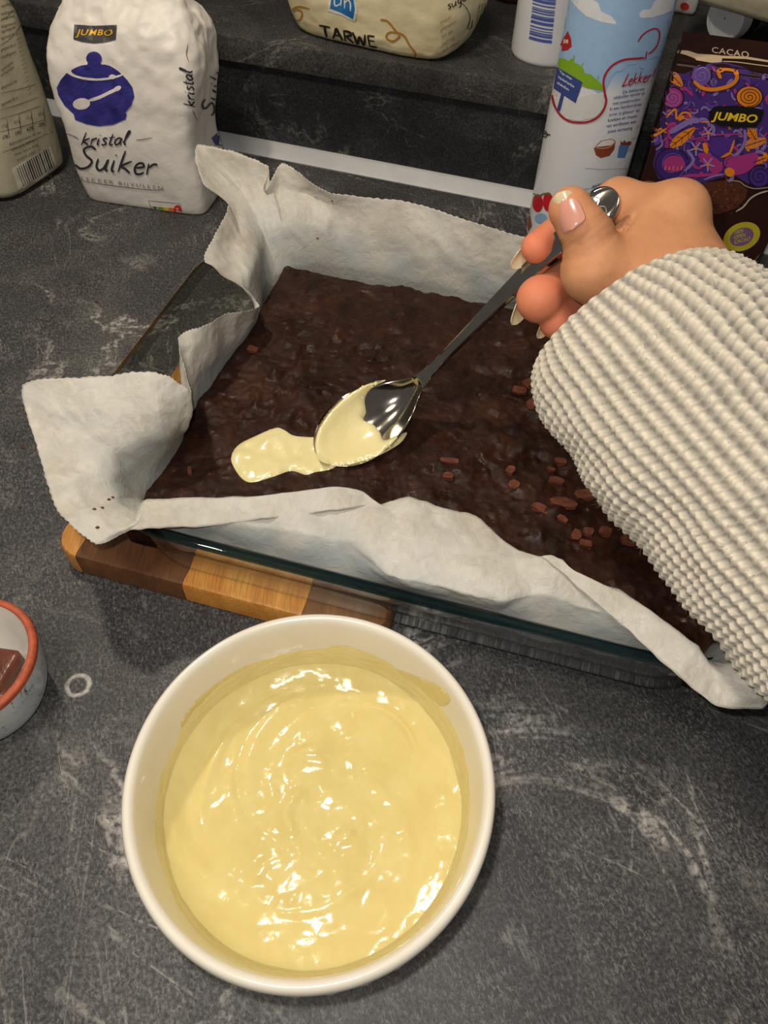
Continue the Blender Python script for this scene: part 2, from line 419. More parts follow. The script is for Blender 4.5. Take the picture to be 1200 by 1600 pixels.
# ------------------------------------------------------------------ brownie slab with chocolate chips
BRZ = 0.050
def brownie_mat():
    m, nt, b = nodes_of('fudgy_brownie'); v = coord(nt)
    n1 = ntex(nt, v, 40, 6, 0.65, 0.5); n2 = ntex(nt, v, 260, 5, 0.65); n3 = ntex(nt, v, 90, 4, 0.6)
    col = ramp(nt, n1, [(0.28, (0.010, 0.0034, 0.0020)), (0.52, (0.027, 0.0090, 0.0049)), (0.78, (0.056, 0.020, 0.010))])
    col = mix(nt, 0.6, col, ramp(nt, n2, [(0.3, (0.5,)*3), (0.7, (1.5,)*3)]), 'MULTIPLY')
    L(nt, col, b.inputs['Base Color'])
    L(nt, ramp(nt, n3, [(0.36, (0.27,)*3), (0.58, (0.68,)*3)]), b.inputs['Roughness'])
    b.inputs['Specular IOR Level'].default_value = 0.22
    p = bump(nt, b, n2, 0.45, 0.0010); bump(nt, b, n3, 0.4, 0.002, p); return m
M_BROWN = brownie_mat()
NX, NY = 300, 230
bx0, bx1, by0, by1 = -0.1615, 0.1555, 0.0105, 0.2525
gx, gy = np.meshgrid(np.linspace(bx0, bx1, NX), np.linspace(by0, by1, NY))
pp = np.stack([gx, gy, np.zeros_like(gx)], -1)
edge = np.minimum.reduce([gx-bx0, bx1-gx, gy-by0, by1-gy])
rough_zone = 0.35 + 0.65*np.clip(fbm(pp*14+3)*1.2+0.45, 0, 1)
blob = np.clip(noise(pp*80+4.2), 0, 1) + 0.45*np.clip(noise(pp*170+8.2), 0, 1)
hz = BRZ + 0.0020*fbm(pp*26, 2) + 0.0052*blob*rough_zone + 0.0004*fbm(pp*420, 2)
hz -= 0.010*np.clip(1-edge/0.007, 0, 1)**2 + 0.0012*np.clip(1-edge/0.03, 0, 1)
hz += 0.0015*np.exp(-((gy-by1+0.012)/0.008)**2)                      # slightly raised crust at the back
wob = 0.0018*noise(pp*60+31)
BV = [D(x+wb*0.6, y+wb, z) for x, y, z, wb in zip(gx.ravel(), gy.ravel(), hz.ravel(), wob.ravel())]
def skirt(nr, nc, base_z):
    loop = [j for j in range(nc)] + [i*nc+nc-1 for i in range(1, nr)] + [(nr-1)*nc+j for j in range(nc-2, -1, -1)] + [i*nc for i in range(nr-2, 0, -1)]
    return loop
loop = skirt(NY, NX, 0)
bvs = list(BV); n0 = len(bvs)
for i in loop:
    q = BV[i].copy(); q[2] = 0.0255; bvs.append(q)
bf = grid_faces(NY, NX)
for k in range(len(loop)):
    k2 = (k+1) % len(loop); bf.append((loop[k2], loop[k], n0+k, n0+k2))
bf.append(tuple(n0+k for k in range(len(loop)-1, -1, -1)))
brownie = thing('brownie', D(0, 0.13, 0.026), 'dark chocolate brownie slab baked in parchment with chips on top', 'brownie')
slab = mesh('cake_slab', bvs, bf, M_BROWN, brownie, True)
BVH_BR = bvh_of(slab)
M_CHIP = pm('milk_chocolate_chip', srgb(112, 66, 46), srgb(88, 48, 34), nscale=300, rough=0.6, spec=0.2, bumps=((500, 0.4, 0.0006),))
chips = [(880, 787, 20, 7, .2), (912, 774, 15, 8, -.1), (845, 796, 14, 6, .7), (900, 838, 10, 6, -1.0), (918, 832, 8, 6, .3), (915, 851, 10, 5, .2), (945, 832, 10, 7, .4),
         (985, 845, 17, 7, .1), (803, 759, 10, 6, -.9), (797, 736, 9, 5, -1.1), (875, 722, 10, 5, .2), (868, 753, 12, 5, .2), (826, 600, 8, 8, .9), (812, 612, 12, 6, .2), (833, 632, 9, 8, .8),
         (1070, 935, 6, 5, .2), (702, 722, 16, 4, .1), (700, 745, 8, 5, 0), (877, 812, 11, 4, .8), (297, 738, 9, 2.5, 1.3), (395, 548, 9, 5, .4), (860, 735, 7, 3, .5), (925, 760, 6, 4, .4), (955, 812, 8, 4, .2)]
for k, (px, py, a, bb, rot) in enumerate(chips):
    h = cast(BVH_BR, px, py)
    if h[0] is None: continue
    dep = (np.array(h[0])-EYE) @ FW; s = dep/F_PX
    bm = bmesh.new(); bmesh.ops.create_cube(bm, size=2.0)
    bmesh.ops.subdivide_edges(bm, edges=bm.edges[:], cuts=1)
    rr = random.Random(k)
    for v in bm.verts:
        v.co = Vector((v.co.x*(1-0.18*abs(v.co.y)), v.co.y*(1-0.2*abs(v.co.x)), v.co.z)) * (1+rr.uniform(-.14, .14))
    c = np.array(h[0]); ca, sa = math.cos(-rot), math.sin(-rot)
    for v in bm.verts:
        x, y, z = v.co.x*a*s, v.co.y*bb*s*1.3, v.co.z*0.0014
        v.co = Vector(c + EXX*(x*ca-y*sa) + EYY*(x*sa+y*ca) + EZZ*(z+0.0004))
    bm_mesh('chocolate_chip', bm, M_CHIP, brownie, False)

# ------------------------------------------------------------------ parchment paper
def paper_mat():
    m, nt, b = nodes_of('parchment'); v = coord(nt)
    n1 = ntex(nt, v, 22, 5, 0.6); n2 = ntex(nt, v, 330, 4, 0.7); n3 = ntex(nt, v, 120, 5, 0.65, 1.5)
    col = ramp(nt, n1, [(0.3, srgb(196, 188, 172)), (0.55, srgb(214, 209, 198)), (0.75, srgb(206, 206, 204))])
    col = mix(nt, 0.35, col, ramp(nt, n3, [(0.3, (0.75,)*3), (0.65, (1.08,)*3)]), 'MULTIPLY')
    at = nt.nodes.new('ShaderNodeAttribute'); at.attribute_name = 'grease'
    col = mix(nt, at.outputs['Fac'], col, srgb(176, 180, 178))
    L(nt, col, b.inputs['Base Color']); b.inputs['Roughness'].default_value = 0.42; b.inputs['Specular IOR Level'].default_value = 0.45
    p = bump(nt, b, n3, 0.5, 0.0014); bump(nt, b, n2, 0.25, 0.0004, p)
    tl = nt.nodes.new('ShaderNodeBsdfTranslucent'); L(nt, col, tl.inputs['Color'])
    mx = nt.nodes.new('ShaderNodeMixShader'); mx.inputs[0].default_value = 0.22
    L(nt, b.outputs[0], mx.inputs[1]); L(nt, tl.outputs[0], mx.inputs[2]); L(nt, mx.outputs[0], nt.nodes['Material Output'].inputs[0]); return m
M_PAPER = paper_mat()
def col_in(base, top, m1=None, m2=None, bow=0.004):
    b = PZ(base[0], base[1], base[2] if len(base) > 2 else 0.0495); t = PZ(*top) if len(top) == 3 else np.array(top[1])
    b0 = b.copy(); b0[2] = 0.030
    c = b + (t-b)/3; d = b + (t-b)*2/3
    if m1 is None:
        c[2] += bow; d[2] += bow
    else: c = PZ(*m1)
    if m2 is not None: d = PZ(*m2)
    return [b0, b, c, d, t]
def col_d(bx, by, tx, ty, tz):
    b = D(bx, by, 0.0495); t = D(tx, ty, tz); b0 = D(bx, by, 0.030)
    return [b0, b, b + (t-b)*0.33 + EZZ*0.014, b + (t-b)*0.66 + EZZ*0.011, t]
def col_f(crest, outer=None, zc=0.074, zo=0.070):
    k = PZ(crest[0], crest[1], zc); x = max(-0.150, min(0.146, toD(k)[0]))
    b0 = D(x, 0.0115, 0.028); b1 = D(x, 0.0068, 0.052); r = D(x, 0.0040, 0.0665)
    if outer is None: return [b0, b1, r, r + (k-r)*0.55 + EZZ*0.002, k]
    return [b0, b1, r + (k-r)*0.3, k, PZ(outer[0], outer[1], zo)]
PC = [
    col_in((228, 784), (205, 828, .071), (222, 800, .064), (214, 815, .072)),
    col_in((226, 783), (150, 851, .071), (205, 800, .068), (180, 828, .074)),
    col_in((225, 780), (90, 800, .078), (180, 782, .070), (135, 795, .077)),
    col_in((228, 772), (57, 700, .088), (170, 750, .075), (110, 730, .083)),
    col_in((238, 755), (35, 602, .098), (175, 710, .080), (100, 655, .092)),
    col_in((252, 738), (130, 590, .102), (215, 690, .082), (165, 640, .095)),
    col_in((268, 716), (245, 583, .103), (255, 675, .082), (245, 625, .096)),
    col_in((282, 694), (292, 606, .095), (280, 665, .075), (285, 630, .088)),
    col_in((286, 686), (294, 640, .080), (289, 670, .068), (292, 655, .075)),
    col_in((289, 668), (291, 600, .082), (290, 650, .065), (291, 625, .075)),
    col_in((291, 660), (275, 530, .088), (288, 620, .065), (279, 575, .078)),
    col_in((315, 620), (313, 508, .088)),
    col_in((350, 567), (357, 488, .082)),
    col_in((384, 527), (405, 477, .072)),
    col_in((402, 500), (372, 447, .078), (400, 478, .062), (388, 462, .070)),
    col_in((406, 482), (317, 411, .085), (385, 455, .065), (350, 430, .078)),
    col_in((408, 463), (334, 366, .088), (388, 425, .073), (360, 392, .078)),
    col_in((410, 449), (353, 322, .088), (395, 405, .073), (372, 360, .078)),
    col_in((416, 438), (318, 292, .094), (400, 380, .073), (370, 325, .082)),
    col_in((424, 431), (303, 255, .102), (402, 365, .073), (365, 305, .085)),
    col_in((434, 426), (309, 226, .108), (405, 355, .073), (375, 295, .086)),
    col_in((445, 421), (365, 236, .106), (420, 355, .073), (395, 298, .086)),
    col_in((458, 417), (421, 260, .100), (440, 355, .073), (425, 300, .086)),
    col_in((464, 415), (413, 295, .090), (445, 355, .073), (428, 315, .080)),
    col_in((472, 414), (440, 254, .102), (455, 355, .073), (445, 300, .086)),
    col_in((500, 413), (482, 279, .098), (490, 355, .073), (485, 305, .085)),
    col_in((560, 420), (530, 302, .094), (545, 370, .068), (535, 325, .084)),
    col_in((640, 437), (640, 315, .094)),
    col_in((720, 455), (725, 341, .094)),
    col_in((790, 470), (820, 369, .094)),
    col_in((860, 485), (900, 392, .094)),
    col_d(.075, .2515, .085, .285, .086), col_d(.12, .250, .135, .285, .086), col_d(.150, .245, .185, .275, .088), col_d(.154, .215, .195, .22, .084), col_d(.154, .15, .19, .15, .08),
    col_d(.154, .09, .188, .09, .078), col_d(.153, .050, .185, .045, .074),
    col_in((1125, 1000), (1215, 1075, .070), (1150, 1025, .075), (1185, 1052, .078)),
    col_in((1112, 1008), (1192, 1107, .067), (1140, 1036, .075), (1165, 1072, .075)),
    col_f((1112, 1042), (1118, 1102), .073, .066),
    col_f((1062, 992), (1052, 1052), .075, .068),
    col_f((980, 932), (980, 985), .076, .070),
    col_f((900, 893), (900, 916), .076, .073),
    col_f((862, 870), (855, 876), .077, .0765),
    col_f((800, 850)), col_f((745, 803)), col_f((690, 790)), col_f((640, 778)),
    col_f((570, 768), (565, 792)), col_f((520, 762), (520, 800)), col_f((400, 775), (400, 813)), col_f((300, 782), (300, 824)), col_f((232, 788), (222, 829)),
]
PC = np.array(PC)                                   # columns x rows x 3
CN, RN = 18, 11
cols = catmull(PC.reshape(len(PC), -1), CN, closed=True).reshape(-1, PC.shape[1], 3)
lin = []
for i in range(len(PC)):
    for k in range(CN): lin.append(PC[i]*(1-k/CN)+PC[(i+1) % len(PC)]*(k/CN))
cols = 0.55*cols + 0.45*np.array(lin)
rows = catmull(cols.transpose(1, 0, 2).reshape(PC.shape[1], -1), RN).reshape(-1, len(cols), 3)
lin2 = []
ct = cols.transpose(1, 0, 2)
for i in range(PC.shape[1]-1):
    for k in range(RN): lin2.append(ct[i]*(1-k/RN)+ct[i+1]*(k/RN))
lin2.append(ct[-1])
rows = 0.6*rows + 0.4*np.array(lin2)
nr, nc = rows.shape[:2]
du = np.roll(rows, -1, 1) - np.roll(rows, 1, 1); dv = np.gradient(rows, axis=0)
nn = np.cross(du, dv); nn /= np.linalg.norm(nn, axis=-1)[..., None] + 1e-9
tt = np.clip((np.arange(nr)/(nr-1) - 0.22)/0.25, 0, 1)[:, None]
disp = 0.0022*noise(rows*32) + 0.0026*ridge(rows*44, 1)*0.6 + 0.0004*ridge(rows*130+5, 2)
rows = rows + nn*(disp*tt)[..., None]
zig = (np.arange(nc) % 2)*0.0006
_ed = rows[-2]-rows[-1]; _ed /= np.linalg.norm(_ed, axis=1)[:, None]+1e-9
rows[-1] += _ed * (0.0006*(np.arange(nc) % 2)*(np.arange(nc) < 31*18) + 0.0008*np.clip(noise(rows[-1]*170), -.3, 1))[:, None]
pv = rows.reshape(-1, 3); pf = grid_faces(nr, nc, close_c=True)
paper = mesh('parchment_paper', pv, pf, M_PAPER, None, True)
gz = np.clip(1.25-np.abs(np.arange(nr)/(nr-1)-0.34)/0.22, 0, 1)[:, None]*np.clip(0.75+0.9*noise(rows*45+3), 0, 1)
ag = paper.data.attributes.new('grease', 'FLOAT', 'POINT'); ag.data.foreach_set('value', gz.ravel().astype(np.float32))
sol = paper.modifiers.new('thickness', 'SOLIDIFY'); sol.thickness = 0.00012; sol.offset = 0
tag(paper, 'crumpled white parchment sheet lining the glass dish, corners flaring out', 'parchment paper')
BVH_PAPER = bvh_of(paper)

# ------------------------------------------------------------------ white bowl of melted white chocolate
def lathe(prof, n, c, mod=None):
    v = []
    for k, (r, z) in enumerate(prof):
        for j in range(n):
            a = 2*math.pi*j/n; rr = r if mod is None else r + mod(k, a, z)
            v.append((c[0]+rr*math.cos(a), c[1]+rr*math.sin(a), c[2]+z))
    return np.array(v)
BZ = 0.072
bc = PZ(485, 1209, BZ); bc = np.array([bc[0], bc[1], 0.0])
BR = np.linalg.norm(PZ(187, 1240, BZ)-PZ(779, 1240, BZ))/2
M_CER = pm('white_glazed_ceramic', srgb(224, 217, 202), srgb(218, 210, 194), nscale=20, rough=0.16, coat=0.3, spec=0.5)
pb = [(0.001, 0.0025), (0.040, 0.0025), (0.0455, 0.0), (0.0500, 0.0), (0.053, 0.003), (0.0605, 0.016), (0.0660, 0.032), (BR-0.0026, 0.048), (BR-0.0014, 0.057), (BR-0.0015, 0.0605), (BR-0.0012, 0.0618),
      (BR-0.0005, 0.0640), (BR, 0.0680), (BR-0.0006, 0.0708), (BR-0.0022, BZ), (BR-0.0040, 0.0712), (BR-0.0052, 0.0680), (BR-0.0068, 0.056), (BR-0.0090, 0.040), (BR-0.0140, 0.022), (BR-0.0230, 0.010), (BR-0.040, 0.006), (0.001, 0.006)]
NB = 216
def flute(k, a, z):
    if 0.004 < z < 0.0606 and k < 10:
        wgt = min(1, (z-0.003)/0.01)*min(1, (0.062-z)/0.004)
        return wgt*0.0022*(abs(math.cos(18*a))-0.6)
    return 0.0
pbd = catmull(pb, 3)
def flute2(k, a, z): return flute(k/3, a, z)
bowl = thing('mixing_bowl', bc, 'white fluted ceramic bowl holding melted white chocolate', 'bowl')
bo = mesh('bowl_body', lathe(pbd, NB, bc, flute2), grid_faces(len(pbd), NB, close_c=True), M_CER, bowl, True)
recalc(bo)

def cream_mat(name, c1, c2, ro):
    m, nt, b = nodes_of(name); v = coord(nt)
    L(nt, ramp(nt, ntex(nt, v, 60, 4), [(0.3, c1), (0.7, c2)]), b.inputs['Base Color'])
    b.inputs['Roughness'].default_value = ro; b.inputs['Specular IOR Level'].default_value = 0.55
    b.inputs['Subsurface Weight'].default_value = 0.25; b.inputs['Subsurface Radius'].default_value = (0.005, 0.0035, 0.0015); b.inputs['Subsurface Scale'].default_value = 1.0
    bump(nt, b, ntex(nt, v, 120, 3, 0.55, 0.8), 0.16, 0.0016); return m
M_CREAM = cream_mat('melted_white_chocolate', srgb(208, 189, 122), srgb(215, 198, 134), 0.15)
BATZ = 0.036
_pin = pbd[3*(len(pb)-8):][::-1]; _pin = _pin[np.argsort(_pin[:, 1], kind='stable')]
def bowl_in(z): return float(np.interp(z, _pin[:, 1], _pin[:, 0])) - 0.0002
NRB, NTB = 130, 300
rb = bowl_in(BATZ)
def pxl(x, y): q = PZ(x, y, BATZ); return q[0]-bc[0], q[1]-bc[1]
rr_, aa_ = np.meshgrid(np.linspace(0.0, 1.0, NRB), np.linspace(0, 2*math.pi, NTB, endpoint=False), indexing='ij')
bxl, byl = rr_*rb*np.cos(aa_), rr_*rb*np.sin(aa_)
sp = aa_ + 26*rr_*rb/0.06*0.12
q3 = np.stack([rr_*rb*38 + 0.9*np.cos(sp), np.cos(sp)*1.3, np.sin(sp)*1.3], -1)
q2 = np.stack([bxl, byl, 0*bxl], -1)
hh = 0.0012*fbm(q3, 2)*np.clip((rr_-0.12)/0.3, 0, 1) + 0.0006*fbm(q2*60+7, 2) + 0.00022*np.clip(ridge(q2*110+2, 2), 0, 2)
# the sides are lifted where the spatula dragged the mix up the wall
hh += 0.0042*np.clip((rr_-0.80)/0.20, 0, 1)**2.2*(1+0.5*np.sin(aa_-0.6))
def bumpat(px, py, rpx, amp, ex=1.0, ang=0.0):
    cx, cy = pxl(px, py); s = (H-BATZ)/F_PX*1.02
    ca, sa = math.cos(ang), math.sin(ang)
    dx, dy = bxl-cx, byl-cy; u = (dx*ca+dy*sa)/(rpx*s*ex); v_ = (-dx*sa+dy*ca)/(rpx*s)
    return amp*np.exp(-(u*u+v_*v_))
hh += bumpat(488, 1180, 20, 0.0035, 1.5, -.2) - bumpat(470, 1165, 8, 0.0015, 2.0, .2) - bumpat(490, 1184, 6, 0.0012, 3.0, 0)
def arc(px, py, rad, a0, a1, wpx, amp):
    cx, cy = pxl(px, py); s = (H-BATZ)/F_PX*1.02; dx, dy = bxl-cx, byl-cy
    r = np.hypot(dx, dy)/s; a = np.degrees(np.arctan2(dy, dx)) % 360
    win = np.clip((a-a0)/25, 0, 1)*np.clip((a1-a)/25, 0, 1)
    return amp*np.exp(-((r-rad)/wpx)**2)*win
qw = q2*42 + 0.55*np.stack([noise(q2*30+1), noise(q2*30+5), noise(q2*30+9)], -1)
hh += 0.00055*np.clip(ridge(qw+3, 2), 0, 2)*np.clip(1.3-rr_*1.3, 0, 1)
hh += arc(482, 1272, 32, 95, 250, 9, 0.0016) + arc(432, 1378, 28, 60, 190, 9, 0.0014) + bumpat(545, 1306, 12, 0.0016, 1.4, .8) - bumpat(556, 1300, 8, 0.0014, 1.2, .8) + bumpat(520, 1245, 16, 0.0012, 2.0, -.5) + arc(470, 1270, 130, 250, 350, 9, 0.0012) + arc(500, 1250, 175, 95, 200, 10, 0.0016) + arc(560, 1190, 90, 0, 90, 6, 0.0014)
bz_ = bc[2] + BATZ + hh
_rf = 1 + (np.interp(BATZ+hh, _pin[:, 1], _pin[:, 0])+0.0002-rb)/rb*np.clip((rr_-0.8)/0.2, 0, 1)
bxl, byl = bxl*_rf, byl*_rf
btv = np.stack([bc[0]+bxl, bc[1]+byl, bz_], -1).reshape(-1, 3)
batter = thing('melted_chocolate', (bc[0], bc[1], 0.03), 'glossy pale yellow melted white chocolate filling the white bowl', 'chocolate')
recalc(mesh('surface', btv, grid_faces(NRB, NTB, close_c=True), M_CREAM, batter, True))
# smear dragged up the wall of the bowl: uneven top edge, thin film
M_FILM, nt, b = nodes_of('chocolate_film')
v = coord(nt)
L(nt, ramp(nt, ntex(nt, v, 60), [(0.3, srgb(210, 192, 128)), (0.7, srgb(217, 201, 142))]), b.inputs['Base Color']); b.inputs['Roughness'].default_value = 0.22
bump(nt, b, ntex(nt, coord(nt, (1, 1, 3)), 90, 4, 0.6, 1.0), 0.3, 0.002)
NS, NZs = 360, 18
th = np.linspace(0, 2*math.pi, NS, endpoint=False); u3 = np.stack([np.cos(th)*2.2, np.sin(th)*2.2, 0*th], -1)
deg = np.degrees(th) % 360
topz = 0.0490 + 0.0030*fbm(u3*1.3+3, 3) + 0.0012*fbm(u3*5+9, 2)
topz += 0.0060*np.exp(-((deg-72)/26)**2) + 0.004*np.exp(-((deg-130)/16)**2) + 0.004*np.exp(-((deg-20)/20)**2) - 0.001*np.exp(-((deg-270)/50)**2)
fv = []
for i in range(NZs):
    t = i/(NZs-1); z = 0.030 + (topz-0.030)*t
    r = np.array([bowl_in(zz) for zz in z]) - 0.0014*(1-t)**2 - 0.0006*(1-t**5) + 0.0004*t**5
    fv.append(np.stack([bc[0]+r*np.cos(th), bc[1]+r*np.sin(th), z], -1))
recalc(mesh('wall_smear', np.array(fv).reshape(-1, 3), grid_faces(NZs, NS, close_c=True), M_FILM, batter, True))

# ------------------------------------------------------------------ small glazed bowl with chocolate, cut by the frame
sc_ = PZ(-66, 1031, 0.044); sc_ = np.array([sc_[0], sc_[1], 0.0]); SR = np.linalg.norm(PZ(51, 1031, 0.044)-PZ(-66, 1031, 0.044))
def crackle_mat():
    m, nt, b = nodes_of('blue_white_crackle_glaze'); v = coord(nt)
    wv = ntex(nt, v, 55, 3, 0.5, 2.0); d = math_n(nt, 'ABSOLUTE', math_n(nt, 'SUBTRACT', wv, 0.5))
    ln = ramp(nt, d, [(0.0, (1,)*3), (0.014, (0,)*3)])
    msk = math_n(nt, 'MULTIPLY', ln, ramp(nt, ntex(nt, v, 90), [(0.45, (0,)*3), (0.55, (1,)*3)]))
    base = ramp(nt, ntex(nt, v, 35), [(0.35, srgb(176, 188, 200)), (0.65, srgb(214, 216, 214))])
    L(nt, mix(nt, msk, base, (0.03, 0.025, 0.02)), b.inputs['Base Color']); b.inputs['Roughness'].default_value = 0.2; return m
M_CRACK = crackle_mat()
M_TERRA = pm('bare_terracotta_rim', srgb(184, 88, 54), srgb(158, 70, 42), nscale=220, rough=0.55, bumps=((500, 0.3, 0.0005),))
M_GLAZE = pm('cream_glaze', srgb(232, 226, 216), nscale=30, rough=0.15)
sb = thing('dip_bowl', sc_, 'small glazed earthenware bowl with terracotta rim and crackled sides', 'bowl')
po = [(0.001, 0.002), (0.018, 0.002), (0.020, 0.0), (0.023, 0.001), (0.0295, 0.012), (SR-0.0012, 0.030), (SR+0.0002, 0.0405)]
pr_ = [(SR+0.0002, 0.0405), (SR+0.0001, 0.0428), (SR-0.0012, 0.0440), (SR-0.0030, 0.0440), (SR-0.0036, 0.0430)]
pi_ = [(SR-0.0036, 0.0430), (SR-0.0052, 0.036), (SR-0.0090, 0.024), (0.017, 0.013), (0.001, 0.011)]
for nm, pr2, mt in (('bowl_outside', po, M_CRACK), ('rim', pr_, M_TERRA), ('bowl_inside', pi_, M_GLAZE)):
    q = catmull(pr2, 4); recalc(mesh(nm, lathe(q, 96, sc_), grid_faces(len(q), 96, close_c=True), mt, sb, True))
M_MILK = pm('milk_chocolate', srgb(112, 62, 46), srgb(92, 48, 34), nscale=120, rough=0.28, bumps=((160, 0.35, 0.0015),))
for k, (px, py, z, wx_, wy_, wz_, an) in enumerate([(-6, 1058, .0245, .0075, .0135, .005, -.15), (-20, 1084, .0215, .010, .008, .005, .5), (-48, 1050, .022, .011, .009, .005, .9)]):
    c = PZ(px, py, z); rr = random.Random(k+5)
    bm = bmesh.new(); bmesh.ops.create_cube(bm, size=2.0); bmesh.ops.bevel(bm, geom=bm.edges[:], offset=0.25, segments=2, affect='EDGES', profile=0.5)
    for v in bm.verts:
        x, y, zz = v.co.x*wx_*(1+0.1*v.co.y), v.co.y*wy_, v.co.z*wz_
        v.co = Vector((c[0]+x*math.cos(an)-y*math.sin(an), c[1]+x*math.sin(an)+y*math.cos(an), c[2]+zz+0.25*x*(0.3-k*0.3)))
    o = bm_mesh('chocolate_piece', bm, M_MILK, None, True, 50)
    tag(o, 'brown milk chocolate chunk lying in the small terracotta rimmed bowl', 'chocolate', 'milk chocolate chunks in the small bowl')

# ------------------------------------------------------------------ spoon
tip = PZ(496, 713, 0.0545); neck = PZ(655, 596, 0.078); endp = PD(963, 299, 0.338)
midp = PD(800, 450, 0.372)
SPN = catmull([tip, tip+(neck-tip)*0.5-EZZ*0.001, neck, midp, endp], 40)
seg = np.linalg.norm(np.diff(SPN, axis=0), axis=1); SLEN = seg.sum(); SARC = np.concatenate([[0], np.cumsum(seg)])
BLEN = np.linalg.norm(neck-tip)*1.02
def spine(s):
    p = np.array([np.interp(s, SARC, SPN[:, k]) for k in range(3)])
    e = 0.004; q = np.array([np.interp(min(SLEN, s+e), SARC, SPN[:, k])-np.interp(max(0, s-e), SARC, SPN[:, k]) for k in range(3)])
    t = q/np.linalg.norm(q); u = s/SLEN
    n = (EYE-p)/np.linalg.norm(EYE-p)*0.75 + EZZ*0.65 - RT*(0.30*min(1, max(0, (s-BLEN)/0.03)))
    n = n - (n@t)*t; n /= np.linalg.norm(n); wv = np.cross(t, n); return p, t, n, wv
def halfw(s):
    if s < BLEN*0.97:
        u = s/(BLEN*0.97); return max(0.0004, 0.0205*(math.sin(math.pi*min(1, u)**0.82)**0.62) * (1.0-0.05*u)) if u < 0.90 else np.interp(u, [0.90, 1.0], [0.0205*(math.sin(math.pi*0.90**0.82)**0.62)*0.955, 0.0046])
    x = (s-BLEN*0.97)/(SLEN-BLEN*0.97)
    hw = np.interp(x, [0, .06, .2, .5, .8, .93, 1.0], [.0046, .0034, .0030, .0044, .0068, .0090, .0090])
    if x > 0.93: hw = 0.0090*math.sqrt(max(0.002, 1-((x-0.93)/0.07)**2))
    return hw
def spoon_pt(s, t):
    p, tg, n, wv = spine(s); hw = halfw(s)
    if s < BLEN: dep = 0.0105*max(0, math.sin(math.pi*min(1, (s/BLEN))**0.9))**0.7
    else: dep = 0.0
    x = max(0, (s-BLEN)/(SLEN-BLEN))
    fade = np.clip((1-x)/0.07, 0, 1)
    crown = 0.0018*fade*np.clip(x*6, 0, 1)*(1-t*t) + 0.0010*fade*np.clip(x*6, 0, 1)*math.exp(-((abs(t)-0.82)/0.12)**2)
    return p + wv*(t*hw) + n*(-dep*(1-t*t) + crown), n
ss = np.concatenate([np.linspace(0, 0.006, 10, endpoint=False), np.linspace(0.006, BLEN*1.15, 60, endpoint=False), np.linspace(BLEN*1.15, SLEN*0.95, 50, endpoint=False), SLEN*0.95+SLEN*0.05*np.sin(np.linspace(0, math.pi/2, 26))])
ts = np.linspace(-1, 1, 23)
topv, botv = [], []
for s in ss:
    thk = 0.0011 if s < BLEN else 0.0020
    for t in ts:
        p, n = spoon_pt(s, t); topv.append(p); botv.append(p - n*thk*(1-0.55*t*t))
ns, ntt = len(ss), len(ts)
fs = grid_faces(ns, ntt, flip=True) + grid_faces(ns, ntt, off=ns*ntt)
o2 = ns*ntt
for i in range(ns-1):
    fs.append((i*ntt, (i+1)*ntt, o2+(i+1)*ntt, o2+i*ntt)); fs.append((i*ntt+ntt-1, o2+i*ntt+ntt-1, o2+(i+1)*ntt+ntt-1, (i+1)*ntt+ntt-1))
for i in (0, ns-1):
    for j in range(ntt-1): fs.append((i*ntt+j, i*ntt+j+1, o2+i*ntt+j+1, o2+i*ntt+j))
M_STEEL = pm('polished_steel', (0.40, 0.37, 0.32), (0.34, 0.31, 0.26), nscale=50, rough=0.09, metal=1.0, ro2=0.16)  # base colour darkened to mimic reflections of a dark kitchen
M_STEELD = pm('engraved_steel', (0.85, 0.84, 0.80), nscale=50, rough=0.25, metal=1.0)
spoon = thing('spoon', tip, 'polished steel dessert spoon held over the brownie, heart engraved on handle end', 'spoon')
sp_o = recalc(mesh('spoon_body', topv+botv, fs, M_STEEL, spoon, True, 45))
BVH_SP = bvh_of(sp_o)
# engraved heart line on the handle end
def stroke_mesh(lines, width, fn):
    """ribbons: lines of 2-D points -> quads; fn maps 2-D point to 3-D"""
    v, f = [], []
    for ln in lines:
        p = np.asarray(ln, float); 
        if len(p) < 2: continue
        d = np.gradient(p, axis=0); d /= np.linalg.norm(d, axis=1)[:, None]+1e-9; n = np.stack([-d[:, 1], d[:, 0]], 1)
        o = len(v); wd = width if np.isscalar(width) else width
        for k in range(len(p)):
            tp_ = min(1, 0.45+min(k, len(p)-1-k)*0.35)
            v += [fn(*(p[k]+n[k]*wd*0.5*tp_)), fn(*(p[k]-n[k]*wd*0.5*tp_))]
        for k in range(len(p)-1): f.append((o+2*k, o+2*k+1, o+2*k+3, o+2*k+2))
    return v, f
def onspoon(s, t):
    p, n = spoon_pt(SLEN-s, t); return p + n*0.00025
hl = catmull([(0.0195, 0.0), (0.0150, 0.55), (0.0095, 0.62), (0.0075, 0.30), (0.0100, 0.0)], 8)
hl2 = hl*np.array([1, -1])
ev, ef = stroke_mesh([hl, hl2], 0.0, onspoon)
def ribbon3(line, wd):
    v, f = [], []
    for k, (s, t) in enumerate(line):
        a = np.array(onspoon(s, t)); b_ = np.array(onspoon(*(line[min(len(line)-1, k+1)] if k < len(line)-1 else line[k-1])))
        d = b_-a; d = d if k < len(line)-1 else -d; d /= np.linalg.norm(d)+1e-9
        n = spine(SLEN-s)[2]; sd = np.cross(d, n); v += [a+sd*wd/2, a-sd*wd/2]
    for k in range(len(line)-1): f.append((2*k, 2*k+1, 2*k+3, 2*k+2))
    return v, f
for h_ in (hl, hl2):
    v, f = ribbon3(h_, 0.0005); mesh('heart_engraving', v, f, M_STEELD, spoon, True)

